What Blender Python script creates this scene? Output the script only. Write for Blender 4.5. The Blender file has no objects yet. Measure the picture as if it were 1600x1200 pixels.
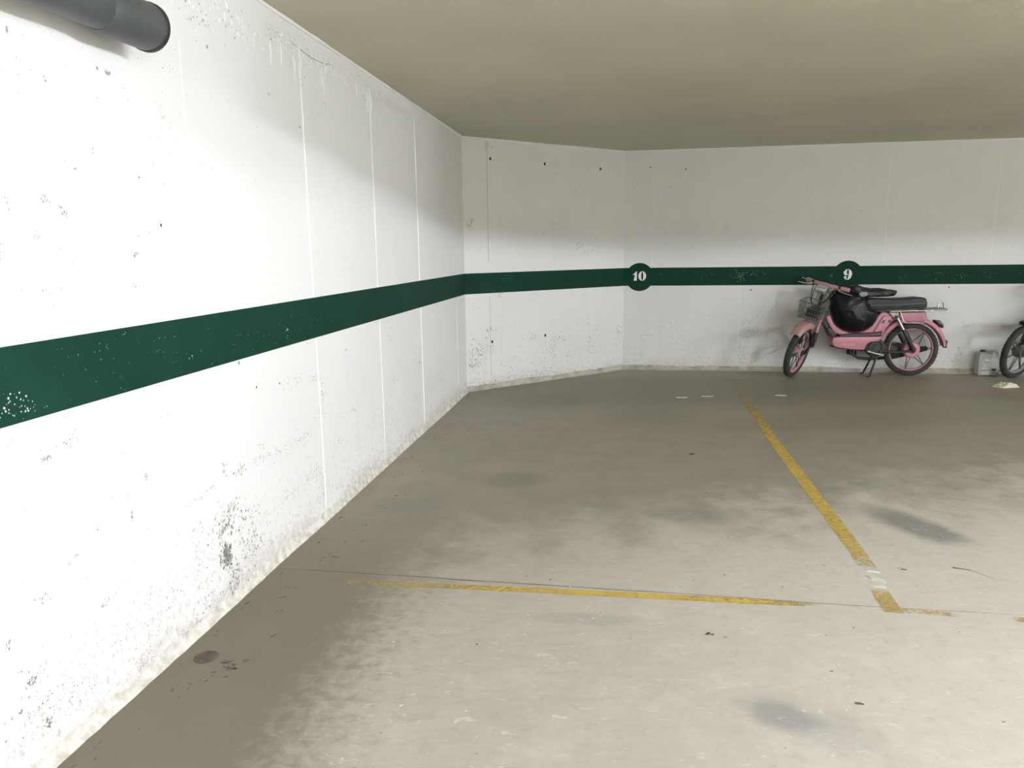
import bpy, bmesh, math, random
from mathutils import Vector, Matrix, noise

# ------------------------------------------------------------------ camera
sc = bpy.context.scene
CAM_H, F_PX, PITCH, ROLL = 1.3104, 1148.06, 0.18126, -0.01331
cam_data = bpy.data.cameras.new('camera')
cam_data.sensor_width = 36.0
cam_data.lens = F_PX / 1600.0 * 36.0
cam_data.clip_start = 0.02
cam = bpy.data.objects.new('camera', cam_data)
sc.collection.objects.link(cam)
_R = Vector((1, 0, 0)); _F = Vector((0, math.cos(PITCH), -math.sin(PITCH))); _U = Vector((0, math.sin(PITCH), math.cos(PITCH)))
_r = _R * math.cos(ROLL) + _U * math.sin(ROLL); _u = -_R * math.sin(ROLL) + _U * math.cos(ROLL)
_m = Matrix((( _r.x, _u.x, -_F.x, 0), (_r.y, _u.y, -_F.y, 0), (_r.z, _u.z, -_F.z, CAM_H), (0, 0, 0, 1)))
cam.matrix_world = _m
sc.camera = cam

# ------------------------------------------------------------------ world, exposure, lamps
world = bpy.data.worlds.new('garage_world'); sc.world = world; world.use_nodes = True
world.node_tree.nodes['Background'].inputs[0].default_value = (0.5, 0.5, 0.5, 1)
world.node_tree.nodes['Background'].inputs[1].default_value = 0.0      # closed underground room
sc.view_settings.view_transform = 'Standard'
sc.view_settings.look = 'None'
sc.view_settings.gamma = 1.0
sc.view_settings.use_curve_mapping = False
sc.view_settings.exposure = 0.0
sc.cycles.use_denoising = True
sc.cycles.max_bounces = 10
sc.cycles.diffuse_bounces = 8
TUBE_STRENGTH = 1680.0
TUBE_COLOUR = (0.94, 0.985, 1.09)
LAMPS = [(1.0, -0.2, .24), (4.5, -0.2, 1.25), (8.0, -0.2, 1.4), (11.5, -0.2, 1.4), (1.5, -4.6, .35), (5.0, -4.6, 1.25), (8.5, -4.6, 1.3), (12.0, -4.6, 1.3)]   # x, y, output set per lamp to balance brightness; rear row is added fill
CEIL = 2.30

random.seed(7)
COL = sc.collection

# ------------------------------------------------------------------ node helpers
def mat(name, colour=(.5, .5, .5), rough=.6, metal=0.0, var=0.0, vscale=8.0, bump=0.0, bscale=60.0, spec=.5, coat=0.0, second=None):
    m = bpy.data.materials.new(name); m.use_nodes = True
    nt = m.node_tree; b = nt.nodes['Principled BSDF']
    b.inputs['Base Color'].default_value = (*colour, 1)
    b.inputs['Roughness'].default_value = rough
    b.inputs['Metallic'].default_value = metal
    b.inputs['Specular IOR Level'].default_value = spec
    b.inputs['Coat Weight'].default_value = coat
    tc = nt.nodes.new('ShaderNodeTexCoord')
    if var or second:
        n = nt.nodes.new('ShaderNodeTexNoise'); n.inputs['Scale'].default_value = vscale; n.inputs['Detail'].default_value = 6
        nt.links.new(tc.outputs['Object'], n.inputs['Vector'])
        r = nt.nodes.new('ShaderNodeMapRange'); r.inputs[1].default_value = .38; r.inputs[2].default_value = .66
        nt.links.new(n.outputs['Fac'], r.inputs[0])
        mx = nt.nodes.new('ShaderNodeMix'); mx.data_type = 'RGBA'
        c2 = second if second else tuple(c * (1 - var) for c in colour)
        mx.inputs[6].default_value = (*colour, 1); mx.inputs[7].default_value = (*c2, 1)
        nt.links.new(r.outputs[0], mx.inputs[0]); nt.links.new(mx.outputs[2], b.inputs['Base Color'])
    if bump:
        n2 = nt.nodes.new('ShaderNodeTexNoise'); n2.inputs['Scale'].default_value = bscale; n2.inputs['Detail'].default_value = 4
        nt.links.new(tc.outputs['Object'], n2.inputs['Vector'])
        bp = nt.nodes.new('ShaderNodeBump'); bp.inputs['Strength'].default_value = bump; bp.inputs['Distance'].default_value = .01
        nt.links.new(n2.outputs['Fac'], bp.inputs['Height']); nt.links.new(bp.outputs[0], b.inputs['Normal'])
    return m

class NG:
    """tiny wrapper to write shader graphs as expressions"""
    def __init__(s, m): s.nt = m.node_tree; s.b = s.nt.nodes['Principled BSDF']
    def n(s, t, **k):
        x = s.nt.nodes.new(t)
        for a, v in k.items(): setattr(x, a, v)
        return x
    def put(s, sock, v):
        if isinstance(v, bpy.types.NodeSocket): s.nt.links.new(v, sock)
        else: sock.default_value = v
    def math(s, op, a, b=0.0, clamp=False):
        x = s.n('ShaderNodeMath', operation=op, use_clamp=clamp); s.put(x.inputs[0], a); s.put(x.inputs[1], b); return x.outputs[0]
    def mix(s, f, a, b):
        x = s.n('ShaderNodeMix', data_type='RGBA'); s.put(x.inputs[0], f)
        s.put(x.inputs[6], a if isinstance(a, bpy.types.NodeSocket) else (*a, 1)); s.put(x.inputs[7], b if isinstance(b, bpy.types.NodeSocket) else (*b, 1)); return x.outputs[2]
    def ramp(s, v, lo, hi, a=0.0, b=1.0):
        x = s.n('ShaderNodeMapRange', interpolation_type='SMOOTHSTEP'); s.put(x.inputs[0], v)
        x.inputs[1].default_value = lo; x.inputs[2].default_value = hi; x.inputs[3].default_value = a; x.inputs[4].default_value = b; return x.outputs[0]
    def noise(s, vec, scale, detail=5.0, rough=.55, dist=0.0):
        x = s.n('ShaderNodeTexNoise'); s.put(x.inputs['Vector'], vec); x.inputs['Scale'].default_value = scale
        x.inputs['Detail'].default_value = detail; x.inputs['Roughness'].default_value = rough; x.inputs['Distortion'].default_value = dist; return x.outputs['Fac']
    def scale(s, vec, v):
        x = s.n('ShaderNodeVectorMath', operation='MULTIPLY'); s.put(x.inputs[0], vec); x.inputs[1].default_value = v; return x.outputs[0]
    def blob(s, sep, cx, cy, rx, ry, ang=0.0, wob=None, soft=.55):
        """soft ellipse: 1 inside, 0 outside, edge wobbling with a noise"""
        dx = s.math('SUBTRACT', sep[0], cx); dy = s.math('SUBTRACT', sep[1], cy)
        c, sn = math.cos(ang), math.sin(ang)
        u = s.math('DIVIDE', s.math('ADD', s.math('MULTIPLY', dx, c), s.math('MULTIPLY', dy, sn)), rx)
        v = s.math('DIVIDE', s.math('SUBTRACT', s.math('MULTIPLY', dy, c), s.math('MULTIPLY', dx, sn)), ry)
        d = s.math('SQRT', s.math('ADD', s.math('MULTIPLY', u, u), s.math('MULTIPLY', v, v)))
        if wob is not None: d = s.math('ADD', d, s.math('MULTIPLY', s.math('SUBTRACT', wob, .5), 1.3))
        return s.ramp(d, 1.0 - soft, 1.0 + soft * .4, 1.0, 0.0)

# ------------------------------------------------------------------ object helpers
XF = None                                    # matrix baked into vertices of the parts built while it is set
def obj(name, verts, faces, m=None, parent=None, smooth=False, auto=None):
    if XF is not None: verts = [XF @ Vector(v) for v in verts]
    me = bpy.data.meshes.new(name); me.from_pydata([tuple(v) for v in verts], [], faces)
    bm = bmesh.new(); bm.from_mesh(me); bmesh.ops.recalc_face_normals(bm, faces=bm.faces[:]); bm.to_mesh(me); bm.free()
    o = bpy.data.objects.new(name, me); COL.objects.link(o)
    if m: me.materials.append(m)
    if smooth: me.shade_smooth()
    if auto is not None:
        me.shade_smooth()
        try: me.set_sharp_from_angle(angle=math.radians(auto))
        except Exception: pass
    if parent: o.parent = parent
    return o
def empty(name, loc=(0, 0, 0), rz=0.0):
    o = bpy.data.objects.new(name, None); COL.objects.link(o); o.location = loc; o.rotation_euler = (0, 0, rz); o.empty_display_size = .1
    return o
def tag(o, label=None, cat=None, group=None, kind=None):
    if label: o['label'] = label
    if cat: o['category'] = cat
    if group: o['group'] = group
    if kind: o['kind'] = kind
    return o
def bev(o, w, seg=3, ang=30):
    b = o.modifiers.new('bevel', 'BEVEL'); b.width = w; b.segments = seg; b.limit_method = 'ANGLE'; b.angle_limit = math.radians(ang)
    o.data.shade_smooth(); return o
def box_v(x0, x1, y0, y1, z0, z1):
    return ([(x0, y0, z0), (x1, y0, z0), (x1, y1, z0), (x0, y1, z0), (x0, y0, z1), (x1, y0, z1), (x1, y1, z1), (x0, y1, z1)],
            [(0, 1, 2, 3), (4, 5, 6, 7), (0, 1, 5, 4), (1, 2, 6, 5), (2, 3, 7, 6), (3, 0, 4, 7)])
def box(name, x0, x1, y0, y1, z0, z1, m, parent=None):
    v, f = box_v(x0, x1, y0, y1, z0, z1); return obj(name, v, f, m, parent)
def prism(name, pts, y0, y1, m, parent=None, bevel=0.0, seg=3):
    """outline in x-z extruded along y"""
    n = len(pts)
    v = [(p[0], y0, p[1]) for p in pts] + [(p[0], y1, p[1]) for p in pts]
    f = [tuple(range(n)), tuple(range(2 * n - 1, n - 1, -1))] + [(i, (i + 1) % n, n + (i + 1) % n, n + i) for i in range(n)]
    o = obj(name, v, f, m, parent)
    if bevel: bev(o, bevel, seg)
    return o
def tube_v(pts, r, n=8, closed=False):
    """sweep a circle along points; r may be a list"""
    P = [Vector(p) for p in pts]; k = len(P); rr = r if isinstance(r, (list, tuple)) else [r] * k
    V, Fc = [], []; up = None
    for i, p in enumerate(P):
        if closed: t = P[(i + 1) % k] - P[i - 1]
        else: t = P[min(i + 1, k - 1)] - P[max(i - 1, 0)]
        t.normalize()
        if up is None: up = Vector((0, 0, 1)) if abs(t.z) < .9 else Vector((0, 1, 0))
        a = t.cross(up)
        if a.length < 1e-6: a = t.cross(Vector((1, 0, 0)))
        a.normalize(); b = a.cross(t); up = b
        for j in range(n):
            q = 2 * math.pi * j / n; V.append(p + (a * math.cos(q) + b * math.sin(q)) * rr[i])
    for i in range(k if closed else k - 1):
        i2 = (i + 1) % k
        for j in range(n): Fc.append((i * n + j, i * n + (j + 1) % n, i2 * n + (j + 1) % n, i2 * n + j))
    if not closed: Fc += [tuple(range(n - 1, -1, -1)), tuple(range((k - 1) * n, k * n))]
    return V, Fc
def tube(name, pts, r, m, parent=None, n=8, closed=False):
    v, f = tube_v(pts, r, n, closed); return obj(name, v, f, m, parent, auto=50)
def join_v(lists):
    V, F = [], []
    for v, f in lists:
        k = len(V); V += list(v); F += [tuple(i + k for i in q) for q in f]
    return V, F
def lathe_v(prof, c, n=40, closed=True):
    """profile [(radius, y)] turned about the y axis through c"""
    V, F = [], []; k = len(prof)
    for i in range(n):
        a = 2 * math.pi * i / n
        for r, y in prof: V.append((c[0] + r * math.cos(a), c[1] + y, c[2] + r * math.sin(a)))
    for i in range(n):
        i2 = (i + 1) % n
        for j in range(k if closed else k - 1):
            j2 = (j + 1) % k; F.append((i * k + j, i * k + j2, i2 * k + j2, i2 * k + j))
    return V, F
def lathe(name, prof, c, m, parent=None, n=40, closed=True, auto=35):
    v, f = lathe_v(prof, c, n, closed); return obj(name, v, f, m, parent, auto=auto)
def lathe_z(name, prof, c, m, parent=None, n=24):
    V, F = [], []; k = len(prof)
    for i in range(n):
        a = 2 * math.pi * i / n
        for r, z in prof: V.append((c[0] + r * math.cos(a), c[1] + r * math.sin(a), c[2] + z))
    for i in range(n):
        i2 = (i + 1) % n
        for j in range(k - 1): F.append((i * k + j, i * k + j + 1, i2 * k + j + 1, i2 * k + j))
    return obj(name, V, F, m, parent, auto=40)

# ------------------------------------------------------------------ materials of the room
def wall_material(name, grime, tint=(.80, .80, .785)):
    m = bpy.data.materials.new(name); m.use_nodes = True; g = NG(m); b = g.b
    tc = g.n('ShaderNodeTexCoord').outputs['Object']
    sp = g.n('ShaderNodeSeparateXYZ'); g.put(sp.inputs[0], tc)
    z = sp.outputs[2]
    big = g.noise(tc, .9, 4, .5)
    streak = g.noise(g.scale(tc, (5, 5, .7)), 1.6, 6, .6)
    mott = g.noise(g.scale(tc, (1, 1, .8)), 42, 7, .7)
    col = g.mix(g.ramp(big, .35, .7), tint, tuple(c * .955 for c in tint))
    col = g.mix(g.math('MULTIPLY', g.ramp(streak, .56, .74), .45), col, (.66, .66, .64))
    # scuffed lower wall: dust that climbs from the floor, patchy
    low = g.ramp(z, .02, .55, 1.0, 0.0)
    dirt = g.math('MULTIPLY', low, g.ramp(mott, .53, .64))
    col = g.mix(g.math('MULTIPLY', dirt, grime), col, (.52, .49, .43))
    foot = g.math('MULTIPLY', g.ramp(z, .02, .16, 1.0, 0.0), g.math('MULTIPLY', g.ramp(g.noise(tc, 3.2, 4), .32, .58), g.ramp(g.noise(tc, 30, 6, .7), .34, .56)))
    col = g.mix(g.math('MULTIPLY', foot, .8 * grime), col, (.50, .44, .37))
    # little pits left by air bubbles
    vo = g.n('ShaderNodeTexVoronoi'); g.put(vo.inputs['Vector'], g.scale(tc, (1, 1, .75))); vo.inputs['Scale'].default_value = 34
    pit = g.math('MULTIPLY', g.ramp(vo.outputs['Distance'], .06, .12, 1.0, 0.0), g.ramp(g.noise(tc, 6, 3), .55, .62))
    col = g.mix(g.math('MULTIPLY', pit, .5), col, (.33, .33, .32))
    g.put(b.inputs['Base Color'], col); b.inputs['Roughness'].default_value = .78; b.inputs['Specular IOR Level'].default_value = .25
    h = g.math('ADD', g.math('MULTIPLY', g.noise(tc, 55, 5, .6), .5), g.math('MULTIPLY', g.noise(tc, 5, 3), 1.0))
    h = g.math('SUBTRACT', h, g.math('MULTIPLY', pit, .8))
    bp = g.n('ShaderNodeBump'); bp.inputs['Strength'].default_value = .28; bp.inputs['Distance'].default_value = .012
    g.put(bp.inputs['Height'], h); g.put(b.inputs['Normal'], bp.outputs[0])
    return m

def floor_material():
    m = bpy.data.materials.new('worn_concrete_floor'); m.use_nodes = True; g = NG(m); b = g.b
    tc = g.n('ShaderNodeTexCoord').outputs['Object']
    sp = g.n('ShaderNodeSeparateXYZ'); g.put(sp.inputs[0], tc); S = (sp.outputs[0], sp.outputs[1])
    w1 = g.noise(tc, 1.3, 5, .6); w2 = g.noise(tc, 4.5, 6, .65); w3 = g.noise(tc, 22, 6, .7); w4 = g.noise(g.scale(tc, (1, 3.2, 1)), 9, 6, .7, .6)
    sealed = g.mix(g.ramp(w2, .35, .7), FLOOR_SEALED, tuple(c * .88 for c in FLOOR_SEALED))
    sealed = g.mix(g.math('MULTIPLY', g.ramp(g.noise(tc, .8, 3), .5, .68), .5), sealed, (.285, .285, .225))
    sealed = g.mix(g.math('MULTIPLY', g.ramp(g.noise(g.scale(tc, (1.3, .8, 1)), 1.0, 3), .55, .7), .45), sealed, (.33, .27, .225))
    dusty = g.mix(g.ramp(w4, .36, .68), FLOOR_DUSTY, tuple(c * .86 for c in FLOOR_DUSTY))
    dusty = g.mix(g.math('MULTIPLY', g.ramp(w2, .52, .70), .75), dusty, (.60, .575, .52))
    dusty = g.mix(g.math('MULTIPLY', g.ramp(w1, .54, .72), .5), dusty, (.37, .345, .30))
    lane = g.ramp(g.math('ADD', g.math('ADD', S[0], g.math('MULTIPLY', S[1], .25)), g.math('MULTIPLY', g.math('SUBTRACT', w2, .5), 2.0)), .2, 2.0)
    dusty = g.mix(g.math('MULTIPLY', lane, .7), g.mix(.5, dusty, (.40, .37, .31)), g.mix(.5, dusty, (.67, .64, .575)))  # pale dust; the brighter light to the right is also painted into it
    # where tyres have worn the sealer through: the lane and the mouth of the bays
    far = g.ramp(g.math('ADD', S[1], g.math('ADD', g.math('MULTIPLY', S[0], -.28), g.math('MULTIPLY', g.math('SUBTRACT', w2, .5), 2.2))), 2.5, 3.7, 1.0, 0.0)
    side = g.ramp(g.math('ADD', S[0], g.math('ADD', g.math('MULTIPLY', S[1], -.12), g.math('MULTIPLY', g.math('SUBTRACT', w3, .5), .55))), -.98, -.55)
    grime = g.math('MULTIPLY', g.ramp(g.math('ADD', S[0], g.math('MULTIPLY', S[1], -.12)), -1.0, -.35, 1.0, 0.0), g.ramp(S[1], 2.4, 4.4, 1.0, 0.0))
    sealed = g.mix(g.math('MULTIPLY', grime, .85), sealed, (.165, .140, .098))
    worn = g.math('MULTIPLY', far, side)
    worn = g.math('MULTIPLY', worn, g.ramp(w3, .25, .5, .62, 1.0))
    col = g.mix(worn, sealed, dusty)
    # oil and damp stains; broad darker tone on the floor before the far wall
    for cx, cy, rx, ry, an, k, c in [(1.90, 3.29, .30, .13, math.radians(-68), .8, (.20, .20, .185)), (.76, 1.87, .11, .07, -.6, .6, (.23, .235, .23)), (.83, 1.83, .26, .10, -.75, .28, (.30, .29, .275)),
                                     (.01, 4.08, .20, .16, .1, .45, (.17, .17, .14)), (-.54, 3.66, .20, .13, .2, .4, (.20, .215, .215)), (.88, 3.47, .26, .13, -.3, .45, (.21, .215, .20)),
                                     (1.11, 5.66, .35, .30, 0, .3, (.20, .19, .15)), (.3, 3.75, .5, .2, .2, .25, (.22, .20, .16)), (.25, 2.45, .2, .05, -.1, .3, (.28, .27, .24)), (4.6, 6.2, 1.0, .25, -.2, .4, (.22, .2, .17)),
                                     (2.5, 5.4, 1.2, .3, .1, .35, (.22, .2, .17)), (1.0, 6.8, 2.6, .9, -.12, .6, (.185, .185, .145)), (.25, 6.3, .5, .3, .2, .3, (.18, .17, .14))]:
        col = g.mix(g.math('MULTIPLY', g.blob(S, cx, cy, rx, ry, an, w2), k), col, c)
    # chalky scuffs
    sc_ = g.math('MULTIPLY', g.ramp(g.noise(g.scale(tc, (1.0, 2.6, 1)), 16, 8, .75, 1.2), .575, .68), g.math('MULTIPLY', worn, .7))
    col = g.mix(sc_, col, (.70, .68, .63))
    speck = g.math('MULTIPLY', g.ramp(g.noise(tc, 60, 4, .6), .66, .74), .35)
    col = g.mix(speck, col, (.22, .20, .17))
    g.put(b.inputs['Base Color'], col)
    g.put(b.inputs['Roughness'], g.math('ADD', g.math('MULTIPLY', worn, .22), .50)); b.inputs['Specular IOR Level'].default_value = .35
    bp = g.n('ShaderNodeBump'); bp.inputs['Strength'].default_value = .22; bp.inputs['Distance'].default_value = .01
    g.put(bp.inputs['Height'], g.math('ADD', g.math('MULTIPLY', w3, .5), g.math('MULTIPLY', g.noise(tc, 90, 4), .35))); g.put(b.inputs['Normal'], bp.outputs[0])
    return m

def paint_material(name, colour, wearcol, scale=42.0):
    """road paint that flakes off where the vertex attribute 'wear' is high"""
    m = bpy.data.materials.new(name); m.use_nodes = True; g = NG(m); b = g.b
    tc = g.n('ShaderNodeTexCoord').outputs['Object']
    at = g.n('ShaderNodeAttribute', attribute_name='wear').outputs['Fac']
    n1 = g.noise(tc, scale, 8, .7)
    keep = g.ramp(g.math('SUBTRACT', g.math('ADD', g.math('MULTIPLY', g.math('SUBTRACT', n1, .5), 1.3), 1.0), at), .22, .80)
    col = g.mix(g.ramp(g.noise(tc, 5, 5), .4, .7), colour, wearcol)
    g.put(b.inputs['Base Color'], col); b.inputs['Roughness'].default_value = .6
    g.put(b.inputs['Alpha'], keep)
    return m

FLOOR_SEALED = (.345, .312, .240)
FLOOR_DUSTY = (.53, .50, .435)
M = {}
M['wall_left'] = wall_material('white_wall_left', 1.0, (.72, .72, .705))
M['wall'] = wall_material('white_wall', .75, (.755, .755, .74))
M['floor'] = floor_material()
M['ceiling'] = mat('beige_ceiling', (.565, .54, .43), .85, var=.08, vscale=1.2, bump=.25, bscale=35, spec=.2)
M['cove'] = mat('dirty_mortar', (.50, .48, .42), .85, second=(.36, .33, .27), vscale=11, bump=.6, bscale=40, spec=.2)
M['cove_left'] = mat('dusty_white_mortar', (.70, .68, .63), .85, second=(.50, .46, .40), vscale=26, bump=.8, bscale=55, spec=.2)
M['seam'] = mat('white_paint_ridge', (.82, .82, .80), .7, bump=.3)
M['groove'] = mat('grey_paint_groove', (.56, .56, .54), .8)
M['chip'] = mat('chipped_paint_grey', (.15, .147, .137), .9, var=.4, vscale=9)
M['chip2'] = mat('scuffed_paint_light_grey', (.40, .39, .37), .9, var=.3, vscale=9)
M['dark'] = mat('dark_hole', (.02, .02, .02), .9)
def green_material():
    m = bpy.data.materials.new('green_band_paint'); m.use_nodes = True; g = NG(m); b = g.b
    tc = g.n('ShaderNodeTexCoord').outputs['Object']
    col = g.mix(g.ramp(g.noise(tc, 2.5, 5), .35, .7), (.0055, .034, .0205), (.0075, .042, .027))
    col = g.mix(g.math('MULTIPLY', g.ramp(g.noise(tc, 7, 6, .7), .58, .72), .5), col, (.022, .050, .036))
    col = g.mix(g.math('MULTIPLY', g.ramp(g.noise(tc, 95, 3, .6), .70, .76), .55), col, (.14, .22, .18))
    g.put(b.inputs['Base Color'], col); b.inputs['Roughness'].default_value = .7; b.inputs['Specular IOR Level'].default_value = .12
    bp = g.n('ShaderNodeBump'); bp.inputs['Strength'].default_value = .15; bp.inputs['Distance'].default_value = .01
    g.put(bp.inputs['Height'], g.noise(tc, 45, 4)); g.put(b.inputs['Normal'], bp.outputs[0])
    return m
M['green'] = green_material()
M['numeral'] = mat('white_numeral_paint', (.82, .83, .80), .7, var=.08, vscale=30)
M['pale_chip'] = mat('pale_chip', (.50, .56, .52), .8)

# ------------------------------------------------------------------ room shell
C1 = Vector((-.4199, 6.7712)); C2 = Vector((1.2118, 7.9483))
ANG_L, ANG_B = -1.72613, -.15687
BAND0, BAND1 = .9086, 1.0980
class Wall:
    """local x runs along the wall, local y = side * distance into the room, z up"""
    def __init__(s, name, origin, ang, length, side, m, z1=CEIL):
        s.len, s.side = length, side
        y0, y1 = (0, -side * .2)
        v, f = box_v(0, length, min(y0, y1), max(y0, y1), -.05, z1 + .05)
        s.o = obj(name, v, f, m); s.o.location = (origin[0], origin[1], 0); s.o.rotation_euler = (0, 0, ang); tag(s.o, kind='structure')
    def slab(s, name, s0, s1, z0, z1, d, m, parent=None, d0=0.0):
        a, b = s.side * d0, s.side * d
        return box(name, s0, s1, min(a, b), max(a, b), z0, z1, m, parent or s.o)
    def poly(s, name, pts, d0, d1, m, parent=None):
        return prism(name, pts, s.side * d0, s.side * d1, m, parent or s.o)
len_M = (C2 - C1).length
ang_M = math.atan2(C2.y - C1.y, C2.x - C1.x)
wl_left = Wall('wall_left', C1, ANG_L, 14.0, 1, M['wall_left'])
wl_mid = Wall('wall_corner', C1, ang_M, len_M, -1, M['wall'])
wl_back = Wall('wall_back', C2, ANG_B, 14.0, -1, M['wall'])
tag(wl_left.o, 'long white painted concrete wall with green band, filling the left side')
tag(wl_mid.o, 'short angled white wall between the long wall and the numbered wall')
tag(wl_back.o, 'far white wall with numbers ten and nine behind the moped')
eL = Vector((math.cos(ANG_L), math.sin(ANG_L)))
endL = C1 + eL * 13.9
wr = Wall('wall_rear', (endL.x, endL.y), 0.0, 18.0, 1, M['wall'])
wx = Wall('wall_right', (14.6, endL.y), math.pi / 2, 14.0, 1, M['wall'])
tag(wr.o, 'white wall behind the camera'); tag(wx.o, 'white wall far to the right')

fx0, fx1, fy0, fy1 = -3.2, 15.0, -7.6, 8.3
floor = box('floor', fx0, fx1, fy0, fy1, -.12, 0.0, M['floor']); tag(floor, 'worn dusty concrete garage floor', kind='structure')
ceiling = box('ceiling', fx0, fx1, fy0, fy1, CEIL, CEIL + .12, M['ceiling']); tag(ceiling, 'low beige plastered garage ceiling', kind='structure')

# mortar cove at the foot of the walls, uneven
def cove(name, w, s0, s1, h, d, seed, m='cove'):
    rnd = random.Random(seed); V, F = [], []; n = max(2, int((s1 - s0) / .045)); k = 6
    for i in range(n + 1):
        x = s0 + (s1 - s0) * i / n
        hh = h * (1 + .35 * noise.noise(Vector((x * 2.3, seed, 0))) + .22 * noise.noise(Vector((x * 14, seed, 3))))
        dd = d * (1 + .35 * noise.noise(Vector((x * 1.7, seed, 7))) + .25 * noise.noise(Vector((x * 17, seed, 9))))
        prof = [(0.0, hh), (.10 * dd, .62 * hh), (.30 * dd, .33 * hh), (.60 * dd, .12 * hh), (dd, 0.0)]
        prof = [(-.004, hh)] + prof
        for a, b in prof: V.append((x, w.side * a, max(b, -.0) if b else -.002))
    for i in range(n):
        for j in range(k - 1): F.append((i * k + j, i * k + j + 1, (i + 1) * k + j + 1, (i + 1) * k + j))
    o = obj(name, V, F, M[m], None, auto=60)
    o.location = w.o.location; o.rotation_euler = w.o.rotation_euler
    return tag(o, kind='structure')
tag(cove('baseboard_left', wl_left, -.03, 13.8, .045, .020, 1, 'cove_left'), 'crumbly grey mortar cove at the foot of the long wall')
tag(cove('baseboard_corner', wl_mid, -.02, len_M + .02, .050, .026, 2), 'crumbly grey mortar cove at the foot of the short angled wall')
tag(cove('baseboard_back', wl_back, -.02, 13.6, .050, .030, 3), 'crumbly grey mortar cove at the foot of the far wall')
# thin bead of filler where walls meet the ceiling
def ceiling_bead(name, w, s0, s1, seed):
    n = int((s1 - s0) / .08); pts, rr = [], []
    for i in range(n + 1):
        x = s0 + (s1 - s0) * i / n; pts.append((x, w.side * .004, CEIL - .004)); rr.append(.009 + .006 * noise.noise(Vector((x * 6, seed, 0))))
    o = tube(name, pts, rr, M['seam'], w.o, 6); return o
ceiling_bead('ceiling_bead', wl_left, 0, 8, 1); ceiling_bead('ceiling_bead', wl_mid, 0, len_M, 2); ceiling_bead('ceiling_bead', wl_back, 0, 9, 3)

# painted green band
BL = 'dark green painted band at waist height'
for w, s1 in ((wl_left, 13.8), (wl_mid, len_M), (wl_back, 13.7)):
    tag(w.slab('painted_band', 0.0, s1, BAND0, BAND1, .0018, M['green']), BL)

# formwork seams
def ridge(w, s, z0, z1, wd=.009, d=.004, m='seam', tilt=0.0):
    n = 24; V, F = [], []
    for i in range(n + 1):
        z = z0 + (z1 - z0) * i / n
        k = .75 + .5 * noise.noise(Vector((s * 9, z * 7, 1))); x = s + tilt * (z - z0) + .002 * noise.noise(Vector((s, z * 5, 4)))
        V += [(x - wd * .5, w.side * .0002, z), (x - wd * .2, w.side * d * k, z), (x + wd * .2, w.side * d * k, z), (x + wd * .5, w.side * .0002, z)]
    for i in range(n):
        for j in range(3): F.append((i * 4 + j, i * 4 + j + 1, (i + 1) * 4 + j + 1, (i + 1) * 4 + j))
    return obj('formwork_seam', V, F, M[m], w.o, auto=30)
for s_, w_, d_ in ((3.318, .010, .005), (2.394, .010, .005), (1.49, .011, .006)):
    ridge(wl_left, s_, .06, BAND0 - .002, w_, d_); ridge(wl_left, s_, BAND1 + .002, 2.22, w_, d_); ridge(wl_left, s_, BAND0, BAND1, w_, .0032, 'green')
ridge(wl_left, .36, .14, .82, .012, .005); ridge(wl_left, 4.25, 1.12, 2.0, .006, .002); ridge(wl_left, 5.18, .1, .9, .008, .003); ridge(wl_left, 5.18, 1.1, 2.2, .008, .003)
ridge(wl_mid, .268, 1.2, 2.28, .010, .001, 'groove'); ridge(wl_mid, .275, .12, .88, .008, .0008, 'groove'); ridge(wl_mid, 1.55, .1, 1.45, .006, .002)
ridge(wl_back, .30, 1.12, 2.1, .006, .002); ridge(wl_back, 1.21, .1, .9, .006, .002); ridge(wl_back, 2.6, 1.12, 2.2, .006, .002); ridge(wl_back, 3.6, 1.12, 2.2, .006, .002)

# tie holes (thin dark discs on the wall, the shade inside painted black)
def tie_hole(w, s, z, r=.014):
    V, F = [], []; n = 10
    for i in range(n):
        a = 2 * math.pi * i / n; x, q = s + r * math.cos(a) * .8, z + r * math.sin(a)
        V += [(x, w.side * .0012, q), (s + r * .72 * math.cos(a) * .8, w.side * .0016, z + r * .72 * math.sin(a))]
    for i in range(n):
        j = (i + 1) % n; F.append((2 * i, 2 * j, 2 * j + 1, 2 * i + 1))
    F.append(tuple(range(1, 2 * n, 2)))
    return obj('tie_hole', V, F, M['dark'], w.o)
for s, z in ((.307, 2.124), (.939, 2.114), (1.661, 2.103), (.292, .449), (.936, .459)): tie_hole(wl_mid, s, z, .015)
for s, z in ((.62, 2.10), (.26, 2.13), (1.32, .86), (3.24, .88)): tie_hole(wl_back, s, z, .008)
for s, z in ((3.31, 1.78), (3.72, .76), (3.92, .78), (2.95, .80), (4.44, 1.40)): tie_hole(wl_left, s, z, .0055)

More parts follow.
